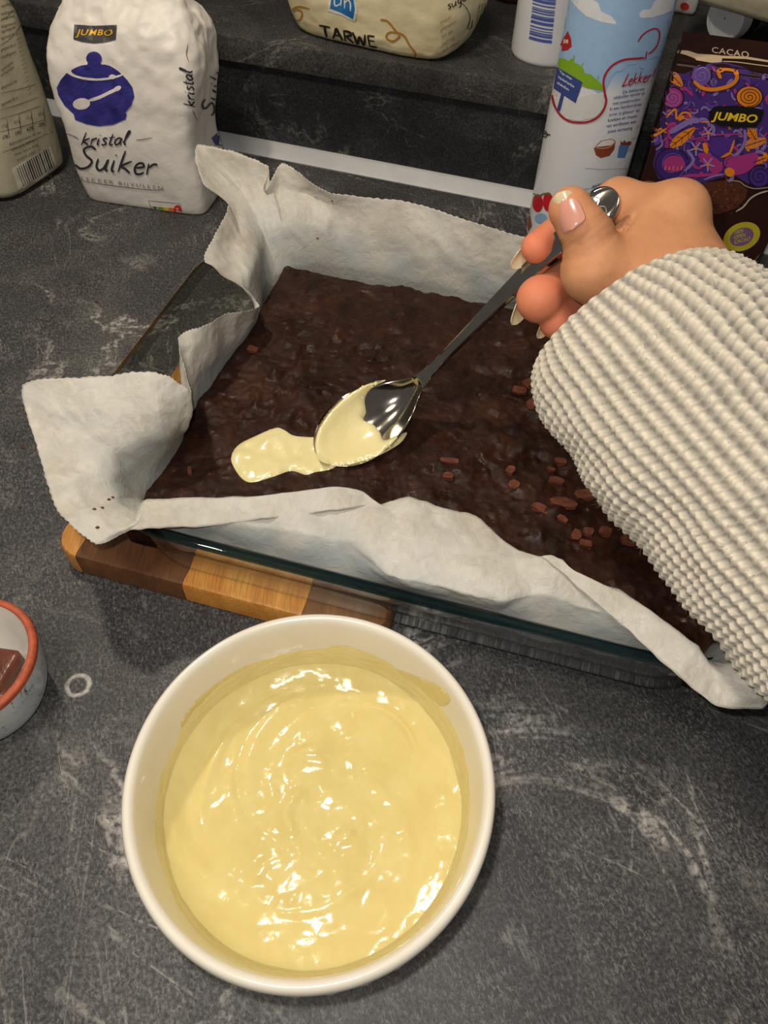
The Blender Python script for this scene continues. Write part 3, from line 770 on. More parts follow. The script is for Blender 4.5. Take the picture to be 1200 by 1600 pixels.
# ------------------------------------------------------------------ poured chocolate: on the brownie and on the spoon
def inside(poly, pts):
    x, y = pts[:, 0], pts[:, 1]; r = np.zeros(len(pts), bool); n = len(poly); j = n-1
    for i in range(n):
        xi, yi = poly[i]; xj, yj = poly[j]
        c = ((yi > y) != (yj > y)) & (x < (xj-xi)*(y-yi)/(yj-yi+1e-12)+xi); r ^= c; j = i
    return r
def fill(poly, step):
    """triangulated interior of a pixel polygon, with inner points"""
    poly = np.asarray(poly, float); seg_ = []
    for i in range(len(poly)):
        a, b_ = poly[i], poly[(i+1) % len(poly)]; k = max(1, int(np.linalg.norm(b_-a)/step))
        for t in range(k): seg_.append(a+(b_-a)*t/k)
    bd = np.array(seg_); mn, mxx = poly.min(0), poly.max(0)
    g = np.stack(np.meshgrid(np.arange(mn[0], mxx[0], step), np.arange(mn[1], mxx[1], step)), -1).reshape(-1, 2)
    g = g[inside(poly, g)] if len(g) else g
    if len(g):
        dd = np.array([np.min(np.hypot(*(bd-q).T)) for q in g]); g = g[dd > step*0.55]
    pts = np.concatenate([bd, g]) if len(g) else bd
    n = len(bd); ed = [(i, (i+1) % n) for i in range(n)]
    vo, eo, fo, *_ = delaunay_2d_cdt([Vector(q) for q in pts], ed, [list(range(n))], 1, 1e-4)
    return np.array([tuple(q) for q in vo]), [tuple(f) for f in fo], bd
def pool(name, poly, step, thick, soft, bvh, mat, fallback, label, cat, nz=0.0):
    poly = catmull(poly, 5, closed=True)
    v2, f, bd = fill(poly, step); v3 = []
    for q in v2:
        h = cast(bvh, *q); d = float(np.min(np.hypot(*(bd-q).T)))
        if h[0] is None: p = fallback(*q)
        else: p = np.array(h[0])
        ht = thick*math.sqrt(max(0, 1-(1-min(1, d/soft))**2))
        v3.append((p, ht, d))
    out = []
    for p, ht, d in v3:
        vd = EYE-p; vd /= np.linalg.norm(vd); nrm = vd*0.35+EZZ*0.65; nrm /= np.linalg.norm(nrm)
        out.append(p + nrm*(ht+0.0001+nz*float(noise(p*130))*min(1, d/soft)))
    o = recalc(mesh(name, out, f, mat, None, True)); tag(o, label, cat); return o
M_POUR = cream_mat('white_chocolate_drizzle', srgb(228, 214, 156), srgb(236, 223, 170), 0.2)
BVH_BOWL = bvh_of(bo)
for poly_ in ([(283, 1130), (300, 1102), (330, 1074), (362, 1052), (388, 1040), (392, 1052), (380, 1066), (350, 1074), (322, 1094), (300, 1118), (288, 1138)],
              [(530, 1048), (560, 1038), (600, 1040), (650, 1056), (690, 1074), (704, 1094), (690, 1104), (660, 1092), (620, 1090), (590, 1100), (560, 1090), (535, 1074)]):
    po2 = pool('wall_streak', poly_, 4, 0.0009, 10, BVH_BOWL, M_CREAM, lambda x, y: PZ(x, y, .05), 'streak', None)
    del po2['label']; po2.parent = batter; po2.matrix_parent_inverse = Matrix.Translation(batter.location).inverted()
pool('chocolate_puddle', [(361, 716), (372, 696), (398, 682), (430, 669), (444, 672), (460, 681), (492, 684), (520, 690), (545, 712), (520, 732), (492, 738), (478, 742), (455, 736), (430, 744), (400, 753), (384, 752), (370, 738)],
     4, 0.0015, 14, BVH_BR, M_POUR, lambda x, y: PZ(x, y, BRZ), 'pale white chocolate puddle poured onto the dark brownie', 'chocolate', 0.0006)
pool('chocolate_coating', [(494, 708), (493, 690), (500, 668), (518, 642), (545, 617), (575, 600), (603, 594), (580, 607), (570, 624), (572, 644), (568, 656), (584, 664), (594, 676), (600, 688), (622, 680), (636, 676), (626, 692), (600, 708), (570, 720), (540, 727), (516, 726), (500, 720)],
     3.5, 0.0030, 14, BVH_SP, M_POUR, lambda x, y: spoon_pt(0.004, 0)[0] + (PZ(x, y, 0.056)-spoon_pt(0.004, 0)[0])*1.0, 'white chocolate coating the front half of the steel spoon', 'chocolate', 0.0004)

# ------------------------------------------------------------------ person: right hand holding the spoon, knitted sleeve
def surface_nets(Fv, org, h):
    nx, ny, nz = Fv.shape; ins = Fv < 0
    c = [Fv[i:nx-1+i, j:ny-1+j, k:nz-1+k] for i in (0, 1) for j in (0, 1) for k in (0, 1)]
    corner = [(i, j, k) for i in (0, 1) for j in (0, 1) for k in (0, 1)]
    cnt = sum((q < 0).astype(int) for q in c); act = (cnt > 0) & (cnt < 8)
    idx = -np.ones(act.shape, int); cells = np.argwhere(act); idx[act] = np.arange(len(cells))
    vals = [q[act] for q in c]; acc = np.zeros((len(cells), 3)); num = np.zeros(len(cells))
    for a in range(8):
        for b_ in range(a+1, 8):
            if sum(abs(corner[a][t]-corner[b_][t]) for t in range(3)) != 1: continue
            va, vb = vals[a], vals[b_]; m = (va < 0) != (vb < 0)
            t = np.where(m, va/np.where(m, va-vb, 1), 0)
            p = np.array(corner[a])[None] + t[:, None]*(np.array(corner[b_])-np.array(corner[a]))[None]
            acc += p*m[:, None]; num += m
    verts = org + (cells + acc/num[:, None])*h; faces = []
    for ax in range(3):
        sl0 = [slice(None)]*3; sl1 = [slice(None)]*3; sl0[ax] = slice(0, -1); sl1[ax] = slice(1, None)
        a, b_ = ins[tuple(sl0)], ins[tuple(sl1)]; ed = np.argwhere(a != b_)
        o1, o2 = (ax+1) % 3, (ax+2) % 3
        ok = (ed[:, o1] > 0) & (ed[:, o2] > 0) & (ed[:, o1] < Fv.shape[o1]-1) & (ed[:, o2] < Fv.shape[o2]-1); ed = ed[ok]
        fl = a[ed[:, 0], ed[:, 1], ed[:, 2]]; q = []
        for d1, d2 in ((-1, -1), (0, -1), (0, 0), (-1, 0)):
            e = ed.copy(); e[:, o1] += d1; e[:, o2] += d2; q.append(idx[e[:, 0], e[:, 1], e[:, 2]])
        q = np.stack(q, 1); q[~fl] = q[~fl][:, ::-1]; faces.append(q)
    return verts, np.concatenate(faces)
def smin(a, b_, k):
    h = np.clip(0.5+0.5*(b_-a)/k, 0, 1); return b_*(1-h)+a*h - k*h*(1-h)
def cone(Pg, a, b_, ra, rb):
    ab = b_-a; t = np.clip(((Pg-a)@ab)/(ab@ab), 0, 1); return np.linalg.norm(Pg-a-t[..., None]*ab, axis=-1) - (ra+(rb-ra)*t)
def chain(Pg, pts, rad, k=0.004):
    d = None
    for i in range(len(pts)-1):
        c = cone(Pg, pts[i], pts[i+1], rad[i], rad[i+1]); d = c if d is None else smin(d, c, k)
    return d
wrist = PD(1062, 482, .348); fore = PD(1210, 680, .325)
J = dict(
    i0=PD(1058, 338, .352), i1=PD(966, 314, .366), i2=PD(888, 352, .370), i3=PD(838, 387, .360),
    m0=PD(1046, 352, .374), m1=PD(950, 350, .392), m2=PD(888, 428, .390), m3=PD(843, 468, .366),
    r0=PD(1030, 378, .392), r1=PD(940, 408, .405), r2=PD(905, 470, .395), r3=PD(871, 502, .372),
    p0=PD(1020, 410, .405), p1=PD(950, 450, .412), p2=PD(920, 495, .402), p3=PD(900, 520, .385),
    t0=PD(1000, 455, .352), t1=PD(930, 420, .341), t2=PD(921, 372, .336), t3=PD(891, 327, .332))
lo = np.min([p for p in list(J.values())+[wrist]], 0) - 0.032; hi = np.max([p for p in list(J.values())+[wrist]], 0) + 0.04
hv = 0.00115
gxs = [np.arange(lo[k], hi[k], hv) for k in range(3)]
G = np.stack(np.meshgrid(*gxs, indexing='ij'), -1)
palm = chain(G, [fore, wrist], [.027, .025])
palm = smin(palm, cone(G, wrist, J['i0'], .024, .0125), .016)
palm = smin(palm, cone(G, wrist, J['m0'], .024, .0135), .012)
palm = smin(palm, cone(G, wrist, J['r0'], .022, .0130), .012)
palm = smin(palm, cone(G, wrist, J['p0'], .020, .0120), .012)
thenar = chain(G, [PD(1035, 462, .350), J['t0'], J['t1']], [.022, .0215, .0150], .010)
palm = smin(palm, thenar, .012)
web = cone(G, PD(985, 400, .350), PD(1020, 355, .352), .014, .013)
palm = smin(palm, web, .014)
idxf = chain(G, [J['i0'], J['i1'], J['i2'], J['i3']], [.0122, .0104, .0090, .0076])
thumb = chain(G, [J['t1'], J['t2'], J['t3']], [.0148, .0108, .0098], .006)
midf = chain(G, [J['m0'], J['m1'], J['m2'], J['m3']], [.0125, .0110, .0108, .0116])
rinf = chain(G, [J['r0'], J['r1'], J['r2'], J['r3']], [.012, .0098, .0092, .0092])
pinf = chain(G, [J['p0'], J['p1'], J['p2'], J['p3']], [.011, .0088, .0076, .0066])
sd = smin(palm, idxf, .006); sd = smin(sd, thumb, .005)
for d_ in (midf, rinf, pinf): sd = smin(sd, d_, .0022)
# creases at the thumb joint and in the web
tdir = J['t3']-J['t2']; tdir /= np.linalg.norm(tdir)
for off in (-0.0035, -0.0005, 0.0025, 0.0055):
    dpl = np.abs((G-J['t2'])@tdir - off); near = np.linalg.norm(G-J['t2'], axis=-1)
    sd = sd + 0.00085*np.exp(-(dpl/0.0009)**2)*(near < 0.016)
for (a_, b2) in (((962, 372), (978, 330)), ((970, 372), (992, 335)), ((975, 362), (1003, 322))):
    A, B = PD(*a_, .335), PD(*b2, .338)
    ab = B-A; vd = (A-EYE)/np.linalg.norm(A-EYE); nrm = np.cross(ab, vd); nrm /= np.linalg.norm(nrm)
    t = ((G-A)@ab)/(ab@ab); dpl = np.abs((G-A)@nrm)
    sd = sd + 0.0017*np.exp(-(dpl/0.0012)**2)*np.exp(-((t-0.5)/0.45)**2)*(np.abs((G-A)@vd) < 0.03)
# knuckle of the index finger
sd = smin(sd, np.linalg.norm(G-(J['i0']+UP*0.003-FW*0.002), axis=-1)-.0120, .008)
hvts, hfs = surface_nets(sd, np.array([g[0] for g in gxs]), hv)
# light laplacian smoothing
adj = np.concatenate([hfs[:, [0, 1]], hfs[:, [1, 2]], hfs[:, [2, 3]], hfs[:, [3, 0]]]); adj = np.concatenate([adj, adj[:, ::-1]])
for _ in range(2):
    sm = np.zeros_like(hvts); ct_ = np.zeros(len(hvts)); np.add.at(sm, adj[:, 0], hvts[adj[:, 1]]); np.add.at(ct_, adj[:, 0], 1)
    hvts = hvts*0.5 + sm/ct_[:, None]*0.5
person = thing('person', wrist - EZZ*0.03, 'person in a chunky oatmeal knit sweater, right hand pinching the spoon', 'person')
def skin_mat():
    m, nt, b = nodes_of('skin'); v = coord(nt)
    at = nt.nodes.new('ShaderNodeAttribute'); at.attribute_name = 'flush'
    base = ramp(nt, ntex(nt, v, 70, 5, 0.6), [(0.3, srgb(194, 134, 94)), (0.7, srgb(208, 150, 108))])
    ak = nt.nodes.new('ShaderNodeAttribute'); ak.attribute_name = 'crease_shade'
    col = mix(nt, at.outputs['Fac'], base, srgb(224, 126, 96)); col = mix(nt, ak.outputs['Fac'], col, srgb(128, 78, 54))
    L(nt, col, b.inputs['Base Color']); b.inputs['Roughness'].default_value = 0.58; b.inputs['Specular IOR Level'].default_value = 0.3
    b.inputs['Subsurface Weight'].default_value = 0.18; b.inputs['Subsurface Radius'].default_value = (0.006, 0.0025, 0.0015); b.inputs['Subsurface Scale'].default_value = 1.0
    p = bump(nt, b, ntex(nt, v, 1300, 3, 0.6), 0.22, 0.0005); bump(nt, b, ntex(nt, v, 230, 4), 0.22, 0.0010, p); return m
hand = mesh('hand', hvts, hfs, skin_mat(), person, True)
fl_ = np.zeros(len(hvts))
for key, rad in (('i3', .017), ('m3', .019), ('r3', .017), ('p3', .012)):
    fl_ = np.maximum(fl_, np.clip(1.25-np.linalg.norm(hvts-J[key], axis=1)/rad, 0, 1))
fl_ = np.maximum(fl_, 0.35*np.clip(1.2-np.linalg.norm(hvts-J['t3'], axis=1)/.013, 0, 1))
shade_ = np.zeros(len(hvts)); tn_ = np.linalg.norm(hvts-J['t2'], axis=1)  # thumb creases and joint band darkened, shade painted into the skin colour
for off in (-0.0045, -0.0015, 0.0015, 0.0045): shade_ = np.maximum(shade_, np.exp(-((((hvts-J['t2'])@tdir)-off)/0.0008)**2)*np.clip(1.9-tn_/0.0085, 0, 1))
shade_ = np.maximum(shade_*0.75, 0.35*np.exp(-(((hvts-J['t2'])@tdir)/0.007)**2)*np.clip(1.9-tn_/0.0085, 0, 1))
ak = hand.data.attributes.new('crease_shade', 'FLOAT', 'POINT'); ak.data.foreach_set('value', shade_.astype(np.float32))
at_ = hand.data.attributes.new('flush', 'FLOAT', 'POINT'); at_.data.foreach_set('value', fl_.astype(np.float32))
def nail_mat(name, c1, c2):
    return pm(name, c1, c2, nscale=90, rough=0.22, coat=0.4, sss=0.2)
M_NPINK = nail_mat('nail_plate', srgb(222, 158, 140), srgb(214, 148, 130)); M_NTIP = nail_mat('nail_free_edge', srgb(222, 202, 166), srgb(210, 188, 150))
def nail(c, along, out, length, width, curve, mat, thick=0.0006, taper=0.25, arch=0.0):
    """curved almond plate; c centre, along = towards free edge, out = outward normal"""
    along = along/np.linalg.norm(along); out = out-(out@along)*along; out /= np.linalg.norm(out); sd_ = np.cross(along, out)
    nu, nv_ = 13, 15; tv, bv_ = [], []
    for i in range(nv_):
        s = -1+2*i/(nv_-1)
        wl = width*0.5*(1-abs(s)**(6 if s < 0 else 3.2))**0.5*(1-taper*max(0, s)) + 1e-5
        for j in range(nu):
            t = -1+2*j/(nu-1)
            p = c + along*(s*length/2) + sd_*(t*wl) + out*(-curve*(t*wl/(width/2))**2 - arch*s*s)
            tv.append(p); bv_.append(p-out*thick)
    n = nu*nv_; f = grid_faces(nv_, nu) + grid_faces(nv_, nu, off=n, flip=True)
    for i in range(nv_-1): f += [(i*nu, n+i*nu, n+(i+1)*nu, (i+1)*nu), (i*nu+nu-1, (i+1)*nu+nu-1, n+(i+1)*nu+nu-1, n+i*nu+nu-1)]
    for j in range(nu-1): f += [(j, j+1, n+j+1, n+j), ((nv_-1)*nu+j, n+(nv_-1)*nu+j, n+(nv_-1)*nu+j+1, (nv_-1)*nu+j+1)]
    return recalc(mesh('nail', tv+bv_, f, mat, person, True, 50))
BVH_H = bvh_of(hand)
def hit(x, y, bv=None):
    h = cast(bv or BVH_H, x, y); return np.array(h[0]) if h[0] is not None else None
tn = hit(888, 336); vn_ = (EYE-tn)/np.linalg.norm(EYE-tn); ta = PD(878, 310, .33)-PD(897, 356, .33)
nail(tn + vn_*0.0006 - RT*0.0012, ta, vn_*0.85 - RT*0.55 + UP*0.10, .0142, .0128, .0034, M_NPINK, taper=.10, arch=.0006)
nail(tn + vn_*0.0001 - RT*0.0012 + ta*0.50, ta, vn_*0.75 - RT*0.5 + UP*0.30, .0062, .0112, .0034, M_NTIP, taper=.15)
# long pale free edges beyond the curled fingertips, seen from their pad side
for (cx, cy, dp, ax_, ay_, ox, oy, ln_, wd) in ((810, 404, .366, -.75, .9, -1.0, .2, .0120, .0082), (806, 489, .376, -.35, .95, -1.0, .45, .0130, .0090), (845, 513, .377, -.35, .95, -1.0, .35, .0110, .0078)):
    c = PD(cx, cy, dp)
    nail(c, RT*ax_ - UP*ay_, RT*ox - UP*oy + FW*0.9, ln_, wd, .0022, M_NTIP, taper=.35)
# spoon is gripped between thumb and index finger; nothing further to build for the grip

# sleeve: lofted tube with knitted ribs as real relief
ST = [((979, 492), 166, .343), ((1000, 520), 182, .338), ((1040, 575), 197, .330), ((1130, 688), 200, .316), ((1230, 812), 196, .302), ((1330, 935), 190, .288), ((1430, 1058), 190, .276), ((1580, 1240), 192, .262), ((1800, 1500), 200, .25), ((2100, 1850), 210, .24)]
NU, NV = 480, 1000
axp = np.array([PD(c[0], c[1], d) for c, hw, d in ST]); rad = np.array([hw*d/F_PX for c, hw, d in ST])
axd = catmull(np.concatenate([axp, rad[:, None]], 1), 40)
arc_ = np.concatenate([[0], np.cumsum(np.linalg.norm(np.diff(axd[:, :3], axis=0), axis=1))])
sv_ = np.linspace(0.0, arc_[-1], NV)
axc = np.stack([np.interp(sv_, arc_, axd[:, k]) for k in range(4)], 1)
# keep the cuff opening from closing: the first stations ease in radius only
tg = np.gradient(axc[:, :3], axis=0); tg = np.stack([np.convolve(np.pad(tg[:, k], 20, 'edge'), np.ones(41)/41, 'valid') for k in range(3)], 1); tg /= np.linalg.norm(tg, axis=1)[:, None]
e1 = np.cross(tg, FW[None]); e1 /= np.linalg.norm(e1, axis=1)[:, None]; e2 = np.cross(e1, tg)      # e2 points roughly along the view
uu = np.linspace(0, 2*math.pi, NU, endpoint=False)
NRIB, STITCH = 50, 0.0041
U, S = np.meshgrid(uu, sv_)
twist = -0.45*(S/arc_[-1])
ph = (U/(2*math.pi) + twist/(2*math.pi)*1.0)*NRIB
phr = ph - np.floor(ph); dr = np.abs(phr-0.5)*2                    # 0 in the valley, 1 on the ridge
st_ = S/STITCH
hem = 0.006*np.clip(-np.cos(U)*np.sign(e1[0]@RT), 0, 1)*np.clip(1-S/0.06, 0, 1)
flat = 0.62+0.18*np.clip(S/0.03, 0, 1)
basep = tg[:, None]*hem[..., None] + axc[:, None, :3] + np.cos(U)[..., None]*e1[:, None]*axc[:, None, 3:4] + np.sin(U)[..., None]*e2[:, None]*axc[:, None, 3:4]*flat[..., None]
rad_n = np.cos(U)[..., None]*e1[:, None]*0.85 + np.sin(U)[..., None]*e2[:, None]; rad_n /= np.linalg.norm(rad_n, axis=-1)[..., None]
jit = 0.25*noise(basep*160)
side = np.where(phr > 0.5, 1.0, -1.0)
loopw = np.cos(2*math.pi*(st_ + 0.33*dr + jit))                      # V shaped stitches leaning to the ridge
ridge_h = 0.0016*dr**0.8
hole = -0.0016*np.clip(1-dr/0.5, 0, 1)*(0.5+0.5*np.cos(2*math.pi*(st_+0.5+jit)))
kn = ridge_h + 0.00062*loopw*(0.35+0.65*dr) + hole
fold = 0.0042*noise(basep*24+3) + 0.0018*noise(basep*60+8)
cuff = np.clip(S/0.012, 0, 1)
pos = basep + rad_n*(kn + fold*(0.35+0.65*cuff))[..., None]
# wavy hem, rolled inwards
inner = []
for k, (ins, back) in enumerate(((0.0016, -0.0004), (0.0034, 0.0012), (0.0042, 0.006), (0.0046, 0.025))):
    inner.append(pos[0] - rad_n[0]*ins + tg[0]*back)
SV = np.concatenate([np.array(inner)[::-1].reshape(-1, 3), pos.reshape(-1, 3)])
sf = grid_faces(NV+len(inner), NU, close_c=True)
def knit_mat():
    m, nt, b = nodes_of('oatmeal_wool'); v = coord(nt)
    n = ntex(nt, v, 700, 3, 0.6); n2 = ntex(nt, v, 60, 4)
    at = nt.nodes.new('ShaderNodeAttribute'); at.attribute_name = 'rib_shade'
    base = mix(nt, at.outputs['Fac'], srgb(140, 134, 126), srgb(216, 206, 186))  # valleys between ribs coloured darker, depth shade painted in
    col = mix(nt, 0.4, base, ramp(nt, n, [(0.3, (0.80,)*3), (0.7, (1.08,)*3)]), 'MULTIPLY')
    L(nt, col, b.inputs['Base Color']); b.inputs['Roughness'].default_value = 0.9; b.inputs['Specular IOR Level'].default_value = 0.1
    b.inputs['Sheen Weight'].default_value = 0.25; b.inputs['Sheen Roughness'].default_value = 0.5
    bump(nt, b, n, 0.5, 0.0006); return m
M_KNIT = knit_mat()
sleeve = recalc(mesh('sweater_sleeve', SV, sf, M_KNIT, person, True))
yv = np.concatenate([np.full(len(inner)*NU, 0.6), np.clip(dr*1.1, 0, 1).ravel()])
at2 = sleeve.data.attributes.new('rib_shade', 'FLOAT', 'POINT'); at2.data.foreach_set('value', yv.astype(np.float32))
# loose wool fibres
fzv, fzf = [], []
rf = np.random.default_rng(3); ids = rf.integers(0, NU*NV, 5200)
posf = pos.reshape(-1, 3); rnf = rad_n.reshape(-1, 3)
for i in ids:
    p = posf[i]; n = rnf[i]+rf.normal(size=3)*0.7; n /= np.linalg.norm(n); ln_ = rf.uniform(0.0012, 0.0036); sd_ = np.cross(n, rf.normal(size=3)); sd_ /= np.linalg.norm(sd_); w_ = 0.00007
    mdl = p + n*ln_*0.5 + rf.normal(size=3)*0.0004; en = p + n*ln_ + rf.normal(size=3)*0.0009
    o = len(fzv); fzv += [p-n*0.0003+sd_*w_, p-n*0.0003-sd_*w_, mdl+sd_*w_, mdl-sd_*w_, en]; fzf += [(o, o+1, o+3, o+2), (o+2, o+3, o+4)]
fz = mesh('wool_fuzz', fzv, fzf, M_KNIT, person, True); fz['kind'] = 'stuff'

# ------------------------------------------------------------------ printing: flat decals laid on package surfaces
INK = {}
def get_ink(rgb):
    if rgb == (52, 46, 138) and rgb not in INK: INK[rgb] = pm('ink_watercolour_blue', srgb(66, 56, 146), srgb(36, 38, 112), nscale=70, rough=0.5)
    if rgb not in INK: INK[rgb] = ink('%02x%02x%02x' % rgb, rgb)
    return INK[rgb]
class Prints:
    """collects flat print, one mesh per colour and layer, on the surface hit by the bvh"""
    def __init__(self, bvh, parent, name='printed_label', base=0.00018): self.base = base; self.b = bvh; self.p = parent; self.n = name; self.d = {}; self.layer = 0
    def _add(self, v2, faces, rgb, lift):
        v3 = []
        for q in v2:
            h = cast(self.b, *q)
            if h[0] is None: v3.append(None); continue
            p = np.array(h[0]); n = np.array(h[1]); n = n if n @ (EYE-p) > 0 else -n
            v3.append(p + n*(self.base + lift*0.00010))
        V, Fc = self.d.setdefault((rgb, self.n), ([], [])); mp_ = {}
        for f in faces:
            if any(v3[i] is None for i in f): continue
            pts_ = [v3[i] for i in f]
            if max(np.linalg.norm(pts_[a]-pts_[a-1]) for a in range(len(pts_))) > 0.03: continue
            g = []
            for i in f:
                if i not in mp_: mp_[i] = len(V); V.append(v3[i])
                g.append(mp_[i])
            Fc.append(tuple(g))
    def poly(self, pts, rgb, lift=1, step=5, smooth=0):
        pts = catmull(pts, smooth, closed=True) if smooth else np.asarray(pts, float)
        v2, f, _ = fill(pts, step); self._add(v2, f, rgb, lift)
    def line(self, pts, wpx, rgb, lift=2, smooth=6, taper=True):
        p = catmull(pts, smooth) if smooth and len(pts) > 2 else np.asarray(pts, float)
        if len(p) == 2:
            k = max(2, int(np.linalg.norm(p[1]-p[0])/5)+1); p = p[0]+(p[1]-p[0])*np.linspace(0, 1, k)[:, None]
        d = np.gradient(p, axis=0); d /= np.linalg.norm(d, axis=1)[:, None]+1e-9; n = np.stack([-d[:, 1], d[:, 0]], 1)
        v, f = [], []
        for k in range(len(p)):
            w_ = wpx*0.5*(min(1, 0.55+0.2*min(k, len(p)-1-k)) if taper else 1)
            v += [p[k]+n[k]*w_, p[k]-n[k]*w_]
        for k in range(len(p)-1): f.append((2*k, 2*k+1, 2*k+3, 2*k+2))
        self._add(v, f, rgb, lift)
    def circle(self, cx, cy, rx, ry, rgb, lift=1, rot=0.0, n=20, step=5):
        a = np.linspace(0, 2*math.pi, n, endpoint=False); x, y = rx*np.cos(a), ry*np.sin(a)
        self.poly(np.stack([cx+x*math.cos(rot)-y*math.sin(rot), cy+x*math.sin(rot)+y*math.cos(rot)], 1), rgb, lift, step)
    def spiral(self, cx, cy, r, turns, wpx, rgb, lift=3, a0=0.0, sq=1.0):
        t = np.linspace(0.06, 1, int(16*turns)); a = a0+2*math.pi*turns*t
        self.line(np.stack([cx+r*t*np.cos(a), cy+sq*r*t*np.sin(a)], 1), wpx, rgb, lift, smooth=0, taper=False)
    def text(self, body, org, xv, yv, rgb, lift=2, bold=0.0, shear=0.0, space=1.0, width=None):
        cu = bpy.data.curves.new('t', 'FONT'); cu.body = body; cu.size = 1.0; cu.offset = bold; cu.shear = shear; cu.space_character = space; cu.resolution_u = 3
        ob = bpy.data.objects.new('t', cu); COL.objects.link(ob)
        dg = bpy.context.evaluated_depsgraph_get(); me = bpy.data.meshes.new_from_object(ob.evaluated_get(dg))
        v = np.array([tuple(q.co)[:2] for q in me.vertices]); f = [tuple(p.vertices) for p in me.polygons]
        bpy.data.objects.remove(ob); bpy.data.curves.remove(cu); bpy.data.meshes.remove(me)
        if not len(v): return
        if width: v[:, 0] *= width/max(1e-6, v[:, 0].max())
        xv, yv = np.asarray(xv, float), np.asarray(yv, float)
        self._add(np.asarray(org)+v[:, :1]*xv+v[:, 1:2]*yv, f, rgb, lift)
    def script(self, body, org, xv, yv, wpx, rgb, lift=2, slant=0.15):
        x0 = 0.0; xv, yv, org = np.asarray(xv, float), np.asarray(yv, float), np.asarray(org, float)
        for ch in body:
            st_g, adv = GLY[ch]
            for ln in st_g:
                p = np.array([(x0+a+slant*b_, b_) for a, b_ in ln]); p = catmull(p, 5) if len(p) > 2 else p
                self.line(org+p[:, :1]*xv+p[:, 1:2]*yv, wpx, rgb, lift, smooth=0)
            x0 += adv
    def build(self):
        for (rgb, nm), (V, Fc) in self.d.items():
            if Fc: mesh(nm, V, Fc, get_ink(rgb), self.p, False)['kind'] = 'stuff'
GLY = {
    'k': ([[(.1, 0), (.2, 1.9)], [(.72, 1.05), (.2, .55), (.45, .35), (.8, 0)]], .88), 'r': ([[(.1, 1), (.15, 0)], [(.15, .6), (.38, .95), (.62, .95)]], .68),
    'i': ([[(.12, 1), (.12, .15), (.3, 0)], [(.14, 1.38), (.17, 1.5)]], .42), 's': ([[(.55, .9), (.3, 1), (.15, .8), (.4, .5), (.55, .25), (.35, 0), (.1, .1)]], .66),
    't': ([[(.3, 1.6), (.25, .2), (.45, 0), (.6, .1)], [(.02, 1.05), (.6, 1.12)]], .64), 'a': ([[(.65, .9), (.4, 1), (.12, .7), (.12, .25), (.35, 0), (.58, .35), (.68, .95), (.66, .2), (.82, 0)]], .88),
    'l': ([[(.05, .3), (.42, 1.75), (.3, 2.0), (.17, 1.3), (.2, .2), (.42, 0)]], .5), 'S': ([[(.95, 1.75), (.6, 2), (.25, 1.7), (.45, 1.2), (.88, .75), (.75, .2), (.35, 0), (0, .3)]], 1.12),
    'u': ([[(.1, 1), (.12, .3), (.35, 0), (.58, .3), (.68, 1), (.66, .2), (.84, 0)]], .92), 'e': ([[(.15, .5), (.6, .65), (.5, .95), (.25, .9), (.12, .5), (.25, .05), (.5, 0), (.72, .2)]], .76),
    'L': ([[(.55, 2), (.25, .6), (.05, .05), (.5, .1), (.95, .2)]], .95), '!': ([[(.4, 2), (.2, .6)], [(.1, .12), (.14, .0)]], .5), ' ': ([], .5),
    'T': ([[(-.1, 1.95), (.95, 2.0)], [(.45, 2.0), (.38, 1), (.42, 0)]], 1.0), 'A': ([[(0, 0), (.3, 1.1), (.5, 2.0), (.7, 1), (.9, 0)], [(.15, .7), (.8, .75)]], 1.05),
    'R': ([[(.1, 0), (.15, 2.0)], [(.15, 1.95), (.7, 1.8), (.75, 1.3), (.2, .95)], [(.2, .95), (.85, 0)]], .98), 'W': ([[(0, 2), (.25, 0), (.55, 1.3), (.85, 0), (1.15, 2)]], 1.28),
    'E': ([[(.1, 0), (.12, 2)], [(.12, 1.95), (.75, 2.0)], [(.12, 1.05), (.65, 1.1)], [(.1, .03), (.8, .05)]], .92), 'B': ([[(.1, 0), (.12, 2)], [(.12, 2), (.6, 1.8), (.55, 1.2), (.14, 1.05), (.7, .9), (.75, .2), (.1, 0)]], .92),
    'O': ([[(.45, 2), (.1, 1.4), (.1, .5), (.45, 0), (.85, .5), (.85, 1.4), (.45, 2)]], 1.05), 'M': ([[(0, 0), (.15, 2), (.55, .7), (.95, 2), (1.1, 0)]], 1.25), 'V': ([[(0, 2), (.4, 0), (.8, 2)]], .9),
    'g': ([[(.6, .9), (.3, 1), (.1, .6), (.3, .1), (.58, .4), (.62, .95), (.55, -.6), (.2, -.75)]], .75), 'w': ([[(.05, 1), (.2, 0), (.45, .8), (.65, 0), (.85, 1)]], .95),
    'o': ([[(.35, 1), (.08, .6), (.2, .05), (.5, .1), (.62, .6), (.35, 1)]], .72), 'n': ([[(.1, 1), (.12, 0)], [(.12, .6), (.4, 1), (.6, .6), (.65, 0)]], .78), 'd': ([[(.6, .9), (.3, 1), (.1, .5), (.3, 0), (.6, .4)], [(.7, 2), (.66, 0)]], .82)}

